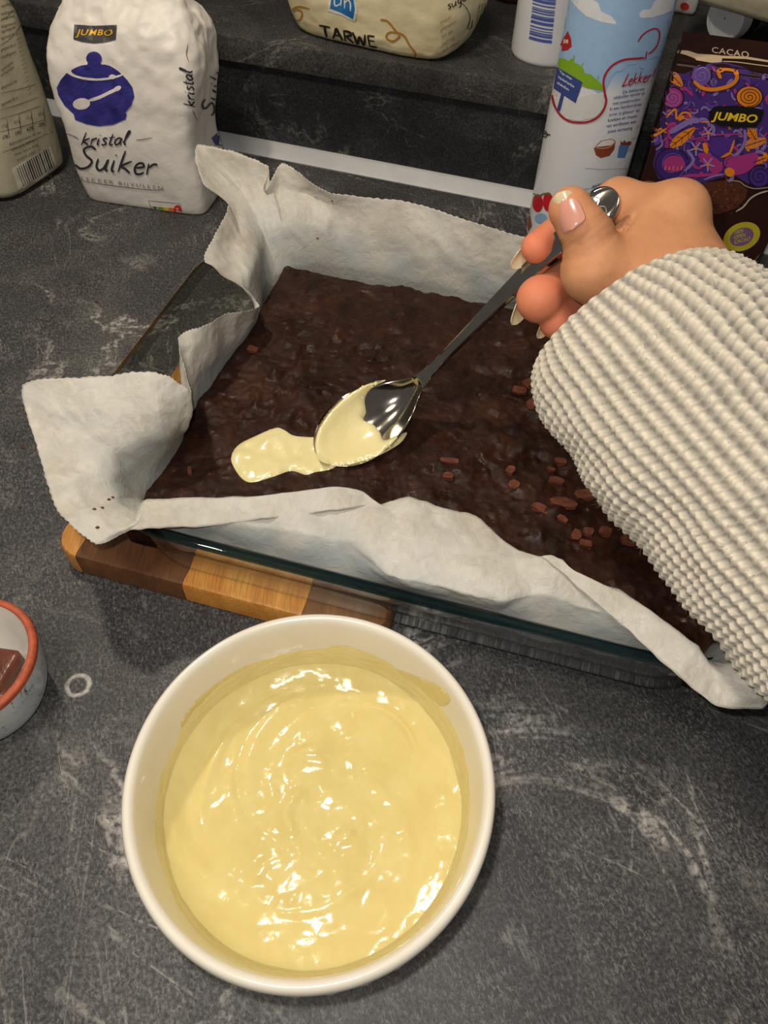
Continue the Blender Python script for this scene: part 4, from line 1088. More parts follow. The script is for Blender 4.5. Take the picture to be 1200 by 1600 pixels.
# ------------------------------------------------------------------ paper bags
def ring_pts(x0, x1, y0, y1, n, ex):
    a = np.linspace(0, 2*math.pi, n, endpoint=False) - math.pi*0.75
    # square-ish superellipse, even in arc length
    c, s = np.cos(a), np.sin(a); r = (np.abs(c)**ex+np.abs(s)**ex)**(-1/ex)
    return np.stack([(x0+x1)/2+(x1-x0)/2*c*r, (y0+y1)/2+(y1-y0)/2*s*r], 1)
def bag(org, ax, ay, rings, mat, parent, name, amp=0.002, nsc=38, crease=0.0012, n=160, sub=9, lean=(0, 0)):
    R_ = np.array([[*q] for q in rings], float); Rd = catmull(R_, sub); vs = []
    for q in Rd:
        p2 = ring_pts(q[1], q[2], q[3], q[4], n, max(2.0, q[5])); vs.append(np.asarray(org)[None]+p2[:, :1]*ax+p2[:, 1:2]*ay+EZZ*q[0]+np.array([lean[0], lean[1], 0])*q[0])
    g = np.array(vs); du_ = np.roll(g, -1, 1)-np.roll(g, 1, 1); dv_ = np.gradient(g, axis=0); nn_ = np.cross(du_, dv_); nn_ /= np.linalg.norm(nn_, axis=-1)[..., None]+1e-9
    hgt = (g[..., 2]-g[..., 2].min())/(np.ptp(g[..., 2])+1e-9); wgt = 0.30+0.9*np.clip((hgt-0.45)/0.5, 0, 1)
    dsp = amp*noise(g*nsc)+crease*ridge(g*nsc*1.3+7, 2)+crease*0.4*ridge(g*nsc*3.2+2, 2)
    low = np.clip(hgt/0.04, 0, 1)
    g = g + nn_*(dsp*wgt*low)[..., None]; nr_ = len(g)
    f = grid_faces(nr_, n, close_c=True); V = g.reshape(-1, 3).tolist()
    f.append(tuple(range(n-1, -1, -1))); f.append(tuple((nr_-1)*n+i for i in range(n)))
    return recalc(mesh(name, V, f, mat, parent, True, 70))
def kraft(name, c1, c2, ro=0.5):
    return pm(name, c1, c2, nscale=25, rough=ro, bumps=((90, 0.30, 0.002), (420, 0.12, 0.0006)))
M_WHITEBAG = kraft('white_sugar_paper', srgb(236, 230, 222), srgb(226, 218, 208)); M_CREAMBAG = kraft('cream_flour_paper', srgb(228, 214, 174), srgb(214, 198, 156)); M_GREYBAG = kraft('greige_paper', srgb(196, 188, 162), srgb(182, 172, 146))

# sugar
fl0, fr0 = PZ(131, 313, 0), PZ(319, 340, 0); W_ = np.linalg.norm(fr0-fl0); sax = (fr0-fl0)/W_; say = np.array([-sax[1], sax[0], 0])
sugar = thing('sugar_bag', fl0+sax*W_/2+say*0.033, 'white paper sugar bag with a blue sugar pot printed on it', 'bag')
sg = bag(fl0, sax, say, [(0, .003, W_-.002, .002, .062, 9), (.004, .001, W_, .0, .065, 9), (.03, -.001, W_+.001, -.002, .067, 8), (.06, -.001, W_-.001, -.003, .068, 7), (.085, -.002, W_+.004, -.001, .070, 7), (.110, -.002, W_+.008, .002, .074, 6),
     (.128, .004, W_+.008, .007, .076, 5), (.142, .012, W_+.002, .014, .076, 4), (.152, .020, W_-.008, .024, .068, 3.5), (.157, .032, W_-.018, .036, .058, 3)], M_WHITEBAG, sugar, 'bag_body', .0028, 34, .0016)
B = Prints(bvh_of(sg), sugar, base=0.00045)
Z = lambda pts, s=3.158, ox=0, oy=0: [(ox+x/s, oy+y/s) for x, y in pts]
DK = (52, 50, 56); BL = (52, 46, 138); YE = (250, 184, 30)
B.poly(Z([(367, 122), (470, 128), (577, 124), (573, 195), (530, 208), (470, 214), (410, 207), (365, 195)]), (70, 66, 66), 1)
B.text('JUMBO', (381/3.158, 176/3.158), (13.0, 0.0), (1.2, -13.2), YE, 3, .008, .2, 1.08, 4.25)
B.circle(465/3.158, 288/3.158, 12.2, 10.6, BL, 1); B.poly(Z([(435, 300), (497, 300), (500, 325), (432, 325)]), BL, 1)
B.poly(Z([(352, 352), (372, 335), (420, 320), (520, 318), (570, 340), (600, 368), (570, 384), (480, 388), (400, 378)]), BL, 1, 5, 3)
B.poly(Z([(330, 358), (300, 395), (282, 432), (290, 470), (320, 520), (365, 562), (372, 590), (430, 612), (490, 622), (560, 614), (620, 588), (626, 562), (618, 555), (648, 520), (664, 475), (655, 430), (630, 395), (606, 370), (560, 388), (480, 395), (400, 385)]), BL, 1, 5)
B.line(Z([(332, 356), (390, 380), (470, 391), (550, 384), (606, 368)]), 3.4, (236, 228, 220), 3); B.circle(556/3.158, 378/3.158, 5.5, 3.6, (236, 228, 220), 3)
B.circle(404/3.158, 511/3.158, 13.5, 9, (236, 228, 220), 3, -.1); B.line(Z([(440, 495), (490, 480), (530, 462), (575, 440), (596, 432)]), 5.2, (236, 228, 220), 3); B.circle(582/3.158, 436/3.158, 6, 3.6, (236, 228, 220), 3, -.5)
B.script('kristal', (126, 226.5), (15.6, -.2), (.9, -10.6), 2.7, DK); B.line(Z([(328, 658), (360, 668), (390, 684)]), 1.1, DK); B.line(Z([(672, 690), (710, 686), (752, 678)]), 1.1, DK)
B.script('Suiker', (117, 262), (26.5, 2.5), (.8, -18.0), 3.6, DK)
B.text('LEKKER BIJVULLEN', (127, 281), (7.6, .9), (0, -8.2), (140, 134, 130), 2, .0, 0, 1.35, 16.8); B.line([(132, 283), (180, 290), (232, 296), (257, 296)], 1.2, (110, 104, 102))
for a_, b2 in (((232, 313), (282, 318)), ((282, 318), (283, 335)), ((283, 335), (240, 331)), ((240, 331), (232, 313))): B.line([a_, b2], .9, DK, 2, 0)
for k, cc in enumerate(((40, 128, 66), (134, 186, 60), (246, 200, 40), (236, 128, 40))): B.poly([(238+k*8.5, 322+k*.6), (246+k*8.5, 322.6+k*.6), (248+k*8.5, 333+k*.6), (240+k*8.5, 332+k*.6)], cc, 2)
B.circle(278, 328, 6.6, 8.6, (214, 60, 44), 3); B.text('E', (274.8, 332), (9, 0), (0, -10), (240, 225, 215), 4, .03)
B.script('kristal', (304, 168), (-1.0, -12.6), (-9.0, -.3), 2.5, DK); B.line([(307, 188), (303, 178), (300, 172)], 1.0, DK); B.line([(294, 96), (291, 84), (293, 69)], 1.0, DK)
B.script('Suiker', (332, 182), (5.2, -20.5), (-10.5, -1.5), 3.0, DK)
B.poly(Z([(1042, 680), (1070, 655), (1110, 640), (1110, 722), (1060, 716)]), BL, 1, 3); B.circle(344, 222, 2.6, 4.5, (236, 228, 220), 3, .4)
B.build()

# flour bag with nutrition table, cut by the frame
lo_ = PZ(14, 321, 0); lax = np.array([.42, .9075, 0]); lay = np.array([-.9075, .42, 0])
pack = thing('baking_mix_bag', lo_+lax*.04+lay*.05, 'cream paper bag with nutrition table and barcode at the worktop corner', 'bag')
lb = bag(lo_, lax, lay, [(0, .004, .078, .006, .094, 5), (.004, -.001, .083, .001, .1, 5), (.012, -.004, .086, -.003, .102, 4.5), (.05, -.003, .088, -.005, .103, 4), (.10, .0, .086, -.003, .101, 4), (.135, .002, .084, .0, .099, 3.6), (.165, .006, .078, .010, .09, 3), (.19, .014, .070, .022, .078, 3)],
         M_GREYBAG, pack, 'bag_body', .002, 30, .0012, lean=(.03, -.02))
B = Prints(bvh_of(lb), pack); TK = (62, 58, 50)
def ln4(y0, y1, x0=0, x1=60, w_=1.0): B.line([(x0, y0), ((x0+x1)/2, (y0+y1)/2+1.5), (x1, y1)], w_, TK, 2, 3)
for k, (y, sl, x1) in enumerate([(12, -4, 14), (24, -4, 16), (32, -5, 18), (44, -7, 24), (52, -8, 22), (62, -9, 26), (80, -8, 20), (92, -9, 22), (112, -10, 14), (120, -11, 16), (140, -15, 30), (166, -16, 34)]):
    B.text('voedingswaarde per 100 g'[k % 7: k % 7+6+(x1//5)], (1, y), (5.0, sl*5.0/max(8, x1)), (.4, -7), TK, 2, .0, 0, 1.0)
for y0, y1, x0, x1 in ((33, 17, 0, 20), (71, 54, 0, 22), (52, 36, 22, 34), (146, 128, 0, 66), (172, 148, 0, 68), (186, 160, 0, 76), (206, 182, 0, 84), (238, 205, 4, 82)): ln4(y0, y1, x0, x1, .9)
for k in range(4):
    x = 10+k*19; B.line([(x, 186-k*6.5), (x+4, 216-k*6.5)], .9, TK, 2, 0)
    B.text(('17 g', '3,3 g', '11 g', '63 g')[k], (x-8, 200-k*6.5), (5, -1.6), (.5, -7), TK, 2); B.text(('17%', '15%', '4,5%', '30%')[k], (x-7, 218-k*6.5), (5.4, -1.7), (.5, -8), TK, 2, .02)
for k in range(14): B.line([(26-k*.1+k*1.55-1, 62+k*6.6), (33+k*1.2, 58+k*6.6)], 1.1, (96, 90, 78), 2, 0)
for k, t_ in enumerate(('Referentie-inname van een', 'volwassene 8400 kJ', 'bewaar koel en droog', 'na openen sluiten')): B.text(t_, (14+k*4, 228+k*8), (4.6-.2*k, -1.9), (.6, -6.5), TK, 2)
B.poly([(18, 263), (78, 228), (88, 256), (68, 276), (40, 296), (30, 302)], (224, 216, 196), 1)
rb_ = random.Random(2)
for k in range(16):
    t = k/15; B.line([(26+t*48, 262-t*31), (31+t*50, 276-t*25), (40+t*46, 299-t*33)], rb_.choice((1.0, 1.6, 2.2)), (50, 52, 62), 2, 3, False)
B.build()

# wheat flour on the ledge
ff0, ff1 = PZ(455, 52, .1), PZ(684, 103, .1); W_ = np.linalg.norm(ff1-ff0); fax = (ff1-ff0)/W_; fay = np.array([-fax[1], fax[0], 0])
flour = thing('flour_bag', ff0+fax*W_/2+fay*.035, 'crumpled cream paper bag of wheat flour on the slate ledge', 'bag')
fb = bag(ff0, fax, fay, [(0, .012, W_-.006, .006, .070, 4.5), (.002, .003, W_+.000, .001, .076, 4.5), (.008, -.004, W_+.006, -.003, .080, 4), (.020, -.012, W_+.012, -.005, .085, 3.6), (.04, -.018, W_+.018, -.006, .090, 3.6), (.075, -.020, W_+.016, -.004, .088, 3.8), (.11, -.014, W_+.008, .004, .076, 3.6), (.13, -.004, W_, .016, .060, 3)],
         M_CREAMBAG, flour, 'bag_body', .0036, 42, .0022)
B = Prints(bvh_of(fb), flour, base=0.0004); BK = (34, 30, 28); GD = (178, 126, 46); AB = (36, 112, 176)
B.poly([(515, -8), (556, -8), (559, 16), (555, 34), (535, 24), (512, 17)], (226, 222, 206), 1); B.poly([(519, -8), (552, -8), (555, 15), (552, 30), (534, 20), (516, 13)], AB, 2)
B.line([(533, 9), (533, -2), (527, -4), (523, 1), (525, 9), (533, 5)], 2.2, (226, 226, 220), 3); B.line([(539, 13), (539, -8)], 2.2, (226, 226, 220), 3, 0); B.line([(539, 5), (544, 0), (548, 5), (548, 17)], 2.2, (226, 226, 220), 3)
B.script('TARWE', (504, 56), (16.8, 3.5), (-2.6, -8.6), 4.0, BK, 2, .05); B.script('BLOEM', (527, 88), (16, 3.4), (-2, -8.0), 3.8, BK, 2, .05)
B.line([(450, 38), (452, 26), (462, 15), (472, 18), (470, 29), (460, 31), (456, 18), (466, 10), (484, 13)], 2.6, GD); B.line([(594, 30), (606, 33), (618, 47), (624, 56), (614, 64), (604, 58), (610, 50), (630, 54), (640, 70), (649, 82), (647, 92)], 3.0, GD)
B.script('suger', (699, 15), (9.6, -5.0), (-1.5, -6.5), 1.6, BK)
for k, t_ in enumerate(('lekker', 'gemalen', 'fijn en', 'luchtig', 'wit meel')): B.text(t_, (687+k*1.0, 38+k*11), (7.4, -4.2), (.5, -8.5), (160, 122, 60), 2)
for k in range(7): B.text('volkoren tarwe', (742+k*4.5, 42-k*2), (.9, -5.6), (5, 1.2), (92, 84, 66), 2)
B.line([(718, 2), (728, 12), (734, 28), (730, 44), (736, 42), (738, 30)], 1.2, (70, 60, 44))
B.build()

# ------------------------------------------------------------------ printed sugar shaker can
def tangent_centre(pl, pr, z):
    a, b_ = PZ(*pl, z), PZ(*pr, z); dl = (a-EYE)[:2]; dr_ = (b_-EYE)[:2]; dl /= np.linalg.norm(dl); dr_ /= np.linalg.norm(dr_)
    m_ = (a+b_)/2; bis = dl+dr_; bis /= np.linalg.norm(bis); half = math.acos(np.clip(dl@dr_, -1, 1))/2
    dist = np.linalg.norm(m_[:2]); return bis*dist, dist*math.sin(half)
c2_, CR = tangent_centre((824.5, 345), (964, 330), 0.0)
_k = 0.657/(c2_ @ WY[:2] + CR); c2_, CR = c2_*_k, CR*_k            # clear of the ledge behind it
cc = np.array([c2_[0], c2_[1], 0])
def can_mat():
    m, nt, b = nodes_of('printed_card_can')
    tc = nt.nodes.new('ShaderNodeTexCoord'); sx = nt.nodes.new('ShaderNodeSeparateXYZ'); L(nt, tc.outputs['Object'], sx.inputs[0])
    sc__ = math_n(nt, 'ADD', math_n(nt, 'MULTIPLY', sx.outputs['Z'], 5.0), math_n(nt, 'MULTIPLY', math_n(nt, 'SUBTRACT', ntex(nt, tc.outputs['Object'], 25), 0.5), 0.05))
    L(nt, ramp(nt, sc__, [(0.0, srgb(222, 224, 228)), (0.62, srgb(226, 226, 228)), (0.66, srgb(224, 226, 230)), (0.72, srgb(158, 192, 228)), (1.0, srgb(158, 192, 228))]), b.inputs['Base Color'])
    b.inputs['Roughness'].default_value = 0.28; return m
can = thing('sugar_shaker_can', cc, 'tall printed can with blue sky, green grass and red ribbon line', 'can')
pc = [(0.001, .0015), (CR-.003, .0015), (CR-.0022, 0), (CR-.0004, .0005), (CR, .003), (CR, .06), (CR, .12), (CR, .20), (CR-.0006, .2025), (CR-.002, .204), (.001, .204)]
cd = np.concatenate([catmull(pc[:5], 3)[:-1], catmull(pc[4:8], 8)[:-1], catmull(pc[7:], 3)])
cb = recalc(mesh('can_body', lathe(cd, 128, cc), grid_faces(len(cd), 128, close_c=True), can_mat(), can, True, 50))
lidp = [(CR+.0004, .198), (CR+.0012, .199), (CR+.0012, .212), (CR-.002, .2145), (.001, .2145)]
recalc(mesh('lid', lathe(lidp, 96, cc), grid_faces(len(lidp), 96, close_c=True), pm('white_plastic_lid', (.8, .8, .8), rough=.35), can, True, 40))
B = Prints(bvh_of(cb), can); SKY = (158, 192, 228); WH = (226, 228, 232); RD = (176, 34, 38); NV_ = (58, 74, 138); GR = (134, 176, 36)
z5 = lambda pts: [(800+x/4.615, 60+y/4.615) for x, y in pts]
B.poly([(866, 98), (880, 20), (887, -6), (1056, -6), (1046, 44), (1037, 86), (1012, 92), (1000, 94), (993, 100), (980, 101), (972, 110), (962, 112), (955, 122), (948, 138), (944, 152), (930, 142), (905, 126), (885, 112)], SKY, 1, 5)
B.poly([(889, -4), (905, 15), (918, 26), (940, 34), (963, 38), (962, 33), (954, 24), (940, 18), (935, 4), (922, -4)], WH, 2, 5); B.poly([(998, 22), (1004, 15), (1016, 14), (1022, 2), (1032, -4), (1054, -4), (1050, 16), (1036, 22), (1018, 27), (1001, 28)], WH, 2, 5)
B.poly([(872, 100), (876, 90), (884, 92), (890, 95), (894, 90), (899, 98), (905, 100), (912, 106), (914, 114), (924, 116), (932, 124), (938, 128), (943, 136), (942, 142), (930, 139), (918, 137), (905, 132), (890, 124), (875, 112)], GR, 3, 4)
for a_, b2 in (((876, 98), (872, 88)), ((896, 100), (898, 86)), ((908, 106), (912, 98)), ((932, 126), (936, 119))): B.line([a_, b2], 3, GR, 3, 0)
B.poly([(863, 97), (872, 79), (880, 62), (888, 48), (893, 60), (894, 72), (888, 78), (878, 80), (868, 79)], RD, 3, 4); B.text('se', (881, 67), (9, .5), (1, -12), (240, 232, 228), 4, .02)
B.poly([(871, 104), (911, 128), (900, 161), (866, 138), (869, 115)], NV_, 4, 5); B.poly([(878, 145), (883, 147), (876, 174), (871, 171)], NV_, 4, 4)
for k, t_ in enumerate(('Tips onze', 'Nederlandse', 'oliebollen')): B.text(t_, (876-k*2.2, 113.5+k*8.5), (4.7, 2.9), (-.4, -6.2), (224, 228, 240), 5, .02)
B.line([(996, 65), (1004, 54), (1016, 46), (1026, 45), (1030, 54), (1026, 70), (1018, 80), (1012, 84)], 2.4, RD, 4); B.line([(1010, 80), (1008, 92)], 3, RD, 4, 0)
B.line([(1007, 90), (995, 91), (975, 93), (958, 101), (947, 114), (943, 128), (945, 145), (947, 158), (942, 173), (932, 184), (918, 190), (902, 191), (888, 188), (876, 179), (867, 164), (863, 146), (862, 138)], 3.4, RD, 4)
B.poly([(862, 139), (866, 138), (900, 161), (898, 152), (943, 144), (943, 168), (930, 183), (905, 189), (885, 185), (871, 170)], (220, 218, 216), 2, 5)
B.circle(1003, 102, 3.8, 4.4, SKY, 4); B.script('Lekker!', (971.5, 135), (8.9, -1.7), (2.0, -10.0), 1.9, RD, 4, .1)
for k, (t_, x, wd_) in enumerate((('De lekkerste', 972, 34), ('oliebollen versier je', 958, 48), ('met poedersuiker.', 957, 44), ('In een handomdraai', 952, 49), ('tover je glazuur op', 951, 47), ('koekjes en maakt', 949, 46), ('van aardbeien een', 947, 46), ('zoete verrassing', 949, 38))):
    B.text(t_, (x, 146+k*8.8), (wd_, -wd_*.16), (1.0, -7.2), NV_, 4, .012, 0, 1.0, 1.0)
B.poly([(913, 262), (918, 200), (945, 192), (950, 180), (1005, 170), (998, 205), (980, 262), (940, 264)], (230, 230, 232), 2, 6)
B.poly(z5([(590, 790), (640, 735), (720, 720), (745, 740), (735, 800), (700, 845), (640, 860), (605, 840)]), (146, 66, 40), 4, 4); B.poly(z5([(605, 780), (645, 738), (720, 724), (740, 745), (710, 768), (650, 775)]), (236, 228, 222), 5, 4); B.line(z5([(600, 785), (650, 790), (700, 780), (738, 750)]), 2, (196, 140, 96), 5)
B.poly(z5([(770, 770), (845, 765), (810, 860), (755, 858)]), (88, 130, 192), 4, 4); B.poly(z5([(778, 768), (780, 735), (795, 750), (805, 730), (822, 748), (838, 738), (858, 745), (850, 768)]), (140, 58, 40), 5, 4)
B.text('poedersuiker', (925, 293), (4.6, -1.3), (.8, -7), NV_, 4, .02); B.text('Ingredienten: suiker', (900, 300), (4.0, -.9), (.6, -6), (88, 100, 150), 4)
B.circle(841, 317, 8.2, 14, (196, 26, 38), 4); B.circle(857, 315, 8.0, 15, (206, 30, 42), 4); B.circle(846, 341, 10, 8, (150, 178, 214), 3); B.line([(834, 302), (842, 306), (852, 302), (862, 304)], 2.2, (92, 120, 50), 5)
B.script('er', (846.5, 210), (7, 6.0), (3.4, -8), 2.2, (62, 58, 62), 4); B.line([(832, 250), (836, 262), (834, 275)], 3, (146, 96, 72), 3); B.poly([(823, 342), (828, 330), (832, 352), (826, 362)], (150, 84, 62), 3, 3)
B.build()

# plain white can with a blue barcode, behind it on the ledge
wf = PZ(850, 106, .1); dirw = wf[:2]/np.linalg.norm(wf[:2]); WR = .0315; wc = np.array([*(wf[:2]+dirw*WR), .1])
M_WCAN = pm('white_card_can', srgb(222, 222, 224), nscale=30, rough=.32)
wcan = thing('white_can', wc, 'white can with blue barcode standing on the ledge behind the printed can', 'can')
pw = [(.001, .001), (WR-.004, .001), (WR-.002, 0), (WR-.0004, .002), (WR, .006)]; pwd = np.concatenate([catmull(pw, 3)[:-1], [(WR, z) for z in np.linspace(.006, .14, 14)], [(WR-.002, .1425), (.001, .1425)]])
wb = recalc(mesh('can_body', lathe(pwd, 96, wc), grid_faces(len(pwd), 96, close_c=True), M_WCAN, wcan, True, 50))
recalc(mesh('lid', lathe([(WR+.0004, .136), (WR+.001, .137), (WR+.001, .148), (.001, .149)], 96, wc), grid_faces(4, 96, close_c=True), pm('blue_plastic_lid', srgb(60, 90, 170), rough=.35), wcan, True, 40))
B = Prints(bvh_of(wb), wcan); rb_ = random.Random(8); y = -6.0
while y < 64:
    wd_ = rb_.choice((1.4, 2.2, 3.4, 4.6)); s_ = y*0.10
    B.line([(833-s_, y), (845-s_, y+3.5), (857-s_, y+6), (868-s_, y+7)], wd_, (74, 92, 168), 2, 3, False); y += wd_+rb_.choice((1.6, 2.4, 3.2))
B.build()

# ------------------------------------------------------------------ cacao box
b0_ = PZ(962, 392, 0) + np.array([.004, .002, 0]); b1_ = PZ(1178, 427, 0); b0_, b1_ = b0_*.993, b1_*.993; BW = np.linalg.norm(b1_-b0_); bax = (b1_-b0_)/BW; bay = np.array([-bax[1], bax[0], 0]); BH, BDp = .149, .041
M_BOX = pm('dark_brown_carton', srgb(52, 24, 18), srgb(44, 19, 14), nscale=40, rough=.38)
cbx = thing('cacao_box', b0_+bax*BW/2+bay*BDp/2, 'dark brown cacao carton with purple and orange swirling artwork', 'box')
bb_ = bm_mesh('carton', box_frame(b0_, bax, bay, EZZ, 0, BW, 0, BDp, 0, BH, .0008, 1), M_BOX, cbx, True, 30)
# torn lid flap lying slightly raised on the top
flp = bm_mesh('lid_flap', box_frame(b0_+EZZ*BH, bax, bay*.985+EZZ*.17, EZZ, .0005, BW-.0005, .003, BDp-.001, .0, .0009), M_BOX, cbx, False)
B = Prints(bvh_of(bb_, flp), cbx); PU = (74, 44, 128); LI = (142, 116, 186); OR = (238, 138, 22); MG = (176, 52, 130); DKP = (38, 18, 48); CRM = (222, 196, 158)
q6 = lambda pts: [(1000+x/6, 90+y/6) for x, y in pts]
B.poly(q6([(0, 760), (60, 620), (150, 330), (200, 210), (260, 140), (420, 150), (500, 110), (640, 60), (800, 50), (960, 90), (1060, 140), (1210, 170), (1420, 210), (1410, 700), (1330, 1180), (1010, 1180), (900, 1110), (770, 1120), (600, 1170), (340, 1190), (170, 1130), (120, 1000), (150, 880), (20, 860)]), PU, 1, 8)
rg = random.Random(21)
for k in range(170):                                                  # swirling filler shapes
    x, y = rg.uniform(60, 1370-60), rg.uniform(190, 1110); a = rg.uniform(0, 6.28); ln_ = rg.uniform(50, 130); cv = rg.uniform(.4, 2.2)
    if (x < 260 and y < 320) or x < 420-0.38*y or (x < 200 and y > 800): continue
    pts_ = [(x+ln_*t*math.cos(a+t*cv), y+ln_*t*math.sin(a+t*cv)) for t in (0, .33, .66, 1)]; wd_ = rg.uniform(2.4, 6.5); lf = 2+k*0.008
    B.line(q6(pts_), wd_+1.6, DKP, lf); B.line(q6(pts_), wd_, rg.choice((LI, (96, 62, 156), MG, LI, (112, 84, 170), (58, 32, 104), OR, MG)), lf+.006)
def leaf(p0, p1, wd_, cA, cB):
    p0, p1 = np.array(p0, float), np.array(p1, float); d = p1-p0; n = np.array([-d[1], d[0]]); n /= np.linalg.norm(n)
    B.poly(q6([p0, p0+d*.3+n*wd_, p0+d*.7+n*wd_*.8, p1, p0+d*.7-n*wd_*.8, p0+d*.3-n*wd_]), cA, 4, 4, 3)
    B.line(q6([p0, p0+d*.5, p1]), 1.0, DKP, 6)
    for t in (.25, .5, .75):
        for s_ in (-1, 1): B.line(q6([p0+d*t, p0+d*(t-.14)+n*wd_*.8*s_]), 1.6, cB, 5, 0)
def swirl(cx, cy, r, cA, cB, turns=2.5, sq=1.0):
    B.circle(1000+cx/6, 90+cy/6, (r+14)/6, (r+14)/6*sq, DKP, 3); B.circle(1000+cx/6, 90+cy/6, r/6, r/6*sq, cA, 4); B.spiral(1000+cx/6, 90+cy/6, r*.92/6, turns, 1.5, cB, 6, .5, sq)
swirl(310, 375, 92, MG, LI); swirl(1025, 365, 118, OR, (120, 60, 20), 3.2, .82); swirl(130, 745, 78, (92, 60, 150), LI, 2); swirl(300, 1000, 150, (62, 34, 116), (110, 84, 170), 2.2); swirl(1120, 1110, 95, (70, 44, 130), (40, 20, 70), 2); swirl(575, 165, 90, (112, 84, 168), LI, 2)
B.circle(1000+320/6, 90+990/6, 17, 13, MG, 7)
for k in range(5): B.line(q6([(240+k*38, 1010+10*(k % 2)), (235+k*38, 1050)]), 2.4, OR, 8, 0)
B.line(q6([(505, 215), (560, 270), (650, 295), (760, 285), (860, 250), (910, 190), (890, 130), (800, 110), (730, 130), (760, 190)]), 6.4, OR, 7); B.line(q6([(505, 240), (560, 290), (650, 315), (760, 305), (870, 265), (930, 190), (905, 120), (800, 92), (715, 120), (740, 200)]), 1.0, DKP, 8)
leaf((275, 130), (400, 270), 46, OR, LI); leaf((690, 190), (690, 270), 30, LI, DKP); leaf((180, 270), (180, 440), 22, OR, OR); leaf((280, 840), (520, 650), 48, OR, (110, 54, 20)); leaf((970, 830), (1190, 760), 46, OR, LI); leaf((1020, 660), (1090, 770), 44, OR, (190, 90, 20)); leaf((1060, 980), (1190, 930), 30, OR, MG)
B.line(q6([(245, 560), (330, 480), (345, 570), (400, 515), (460, 520), (480, 560)]), 3, OR, 5); B.line(q6([(95, 745), (170, 710), (240, 665)]), 3.4, OR, 8); B.line(q6([(570, 600), (650, 600)]), 3.2, OR, 5, 0); B.poly(q6([(585, 800), (620, 795), (645, 860), (630, 900), (600, 880)]), OR, 5, 4); B.line(q6([(760, 930), (840, 890), (885, 770)]), 3.4, OR, 6)
B.poly(q6([(660, 790), (720, 750), (870, 760), (850, 860), (750, 920), (670, 880)]), (82, 46, 140), 4, 5, 3); B.poly(q6([(820, 960), (960, 910), (1100, 890), (1080, 1000), (980, 1080), (840, 1090)]), MG, 5, 5, 3); B.circle(1000+840/6, 90+1070/6, 8, 7, OR, 6, .4); B.poly(q6([(540, 910), (640, 900), (760, 980), (770, 1050), (680, 1080)]), MG, 4, 5, 3)
B.line(q6([(340, 1180), (420, 1110), (560, 1100), (760, 1090)]), 5, MG, 5); B.line(q6([(600, 1140), (700, 1105), (790, 1090)]), 3, LI, 6); B.line(q6([(480, 770), (700, 720), (950, 715)]), 2.6, MG, 6); B.line(q6([(280, 700), (380, 640), (480, 590), (560, 590)]), 9, LI, 5); B.line(q6([(980, 670), (985, 780), (930, 880), (870, 920)]), 5, LI, 5); B.line(q6([(660, 75), (720, 150), (680, 90)]), 3, MG, 5); B.line(q6([(440, 860), (500, 960), (420, 1060)]), 5, LI, 6)
for (fx, fy) in ((640, 700), (525, 845), (635, 995)):
    for k in range(5): a = k*1.256+.3; B.line(q6([(fx, fy), (fx+70*math.cos(a), fy+70*math.sin(a))]), 4.2, (158, 132, 196), 7, 0)
    B.circle(1000+fx/6, 90+fy/6, 2.6, 2.6, OR, 9)
B.poly(q6([(650, 500), (700, 450), (900, 445), (1080, 465), (1165, 490), (1135, 590), (1080, 650), (900, 650), (740, 630), (640, 570)]), (14, 10, 12), 10, 6)
B.text('JUMBO', (1114, 185.5), (15, 1.1), (1.6, -17.5), (250, 210, 40), 12, .022, .22, 1.0, 4.6)
B.text('CACAO', (1111, 83), (15.6, 2.2), (1.0, -13), CRM, 3, .01, 0, 1.1)
B.poly([(1043, 78), (1050, 76), (1060, 79), (1075, 80), (1090, 85), (1110, 86), (1130, 88), (1165, 89), (1200, 95), (1222, 100), (1222, 103), (1200, 98), (1165, 93), (1128, 92), (1127, 98), (1112, 99), (1088, 95), (1085, 92), (1072, 87), (1058, 83), (1045, 81)], CRM, 2, 4)
B.line([(1128, 97), (1150, 98), (1180, 102), (1203, 105), (1225, 109)], 1.4, CRM, 3)
B.circle(1013, 289, 15, 7, (150, 88, 40), 2); B.spiral(1013, 289, 12, 1.5, 1.4, (70, 34, 18), 3, 0, .5)
B.poly([(1060, 300), (1085, 288), (1105, 284), (1135, 281), (1155, 285), (1168, 296), (1165, 310), (1150, 325), (1125, 334), (1100, 334), (1088, 322)], (86, 44, 26), 2, 5)
rg = random.Random(6)
for k in range(90):
    x, y = rg.gauss(1122, 24), rg.gauss(307, 12); B.circle(x, y, rg.uniform(1, 2.6), rg.uniform(.8, 1.8), rg.choice(((122, 66, 38), (66, 30, 18), (104, 52, 30), (140, 82, 50))), 3, rg.random()*3, 7, 9)
B.line([(1135, 281), (1155, 283), (1165, 290), (1180, 294), (1202, 292), (1215, 290)], 1.6, (170, 156, 140), 5); B.line([(1202, 297), (1185, 302), (1172, 310), (1162, 322), (1150, 330)], 2.4, (196, 182, 168), 5)
B.circle(1159, 369.5, 30, 21.5, (196, 180, 40), 2, -.42, 28); B.circle(1159, 369.5, 19.5, 13.5, (128, 92, 130), 3, -.42, 24)
for k, t_ in enumerate(('100%', 'OPEN', 'CACAO')): B.text(t_, (1146+k*0.5, 366+k*7.4), (7.0, -1.8), (1.2, -8.2), (196, 180, 60), 4, .02)
B.build()

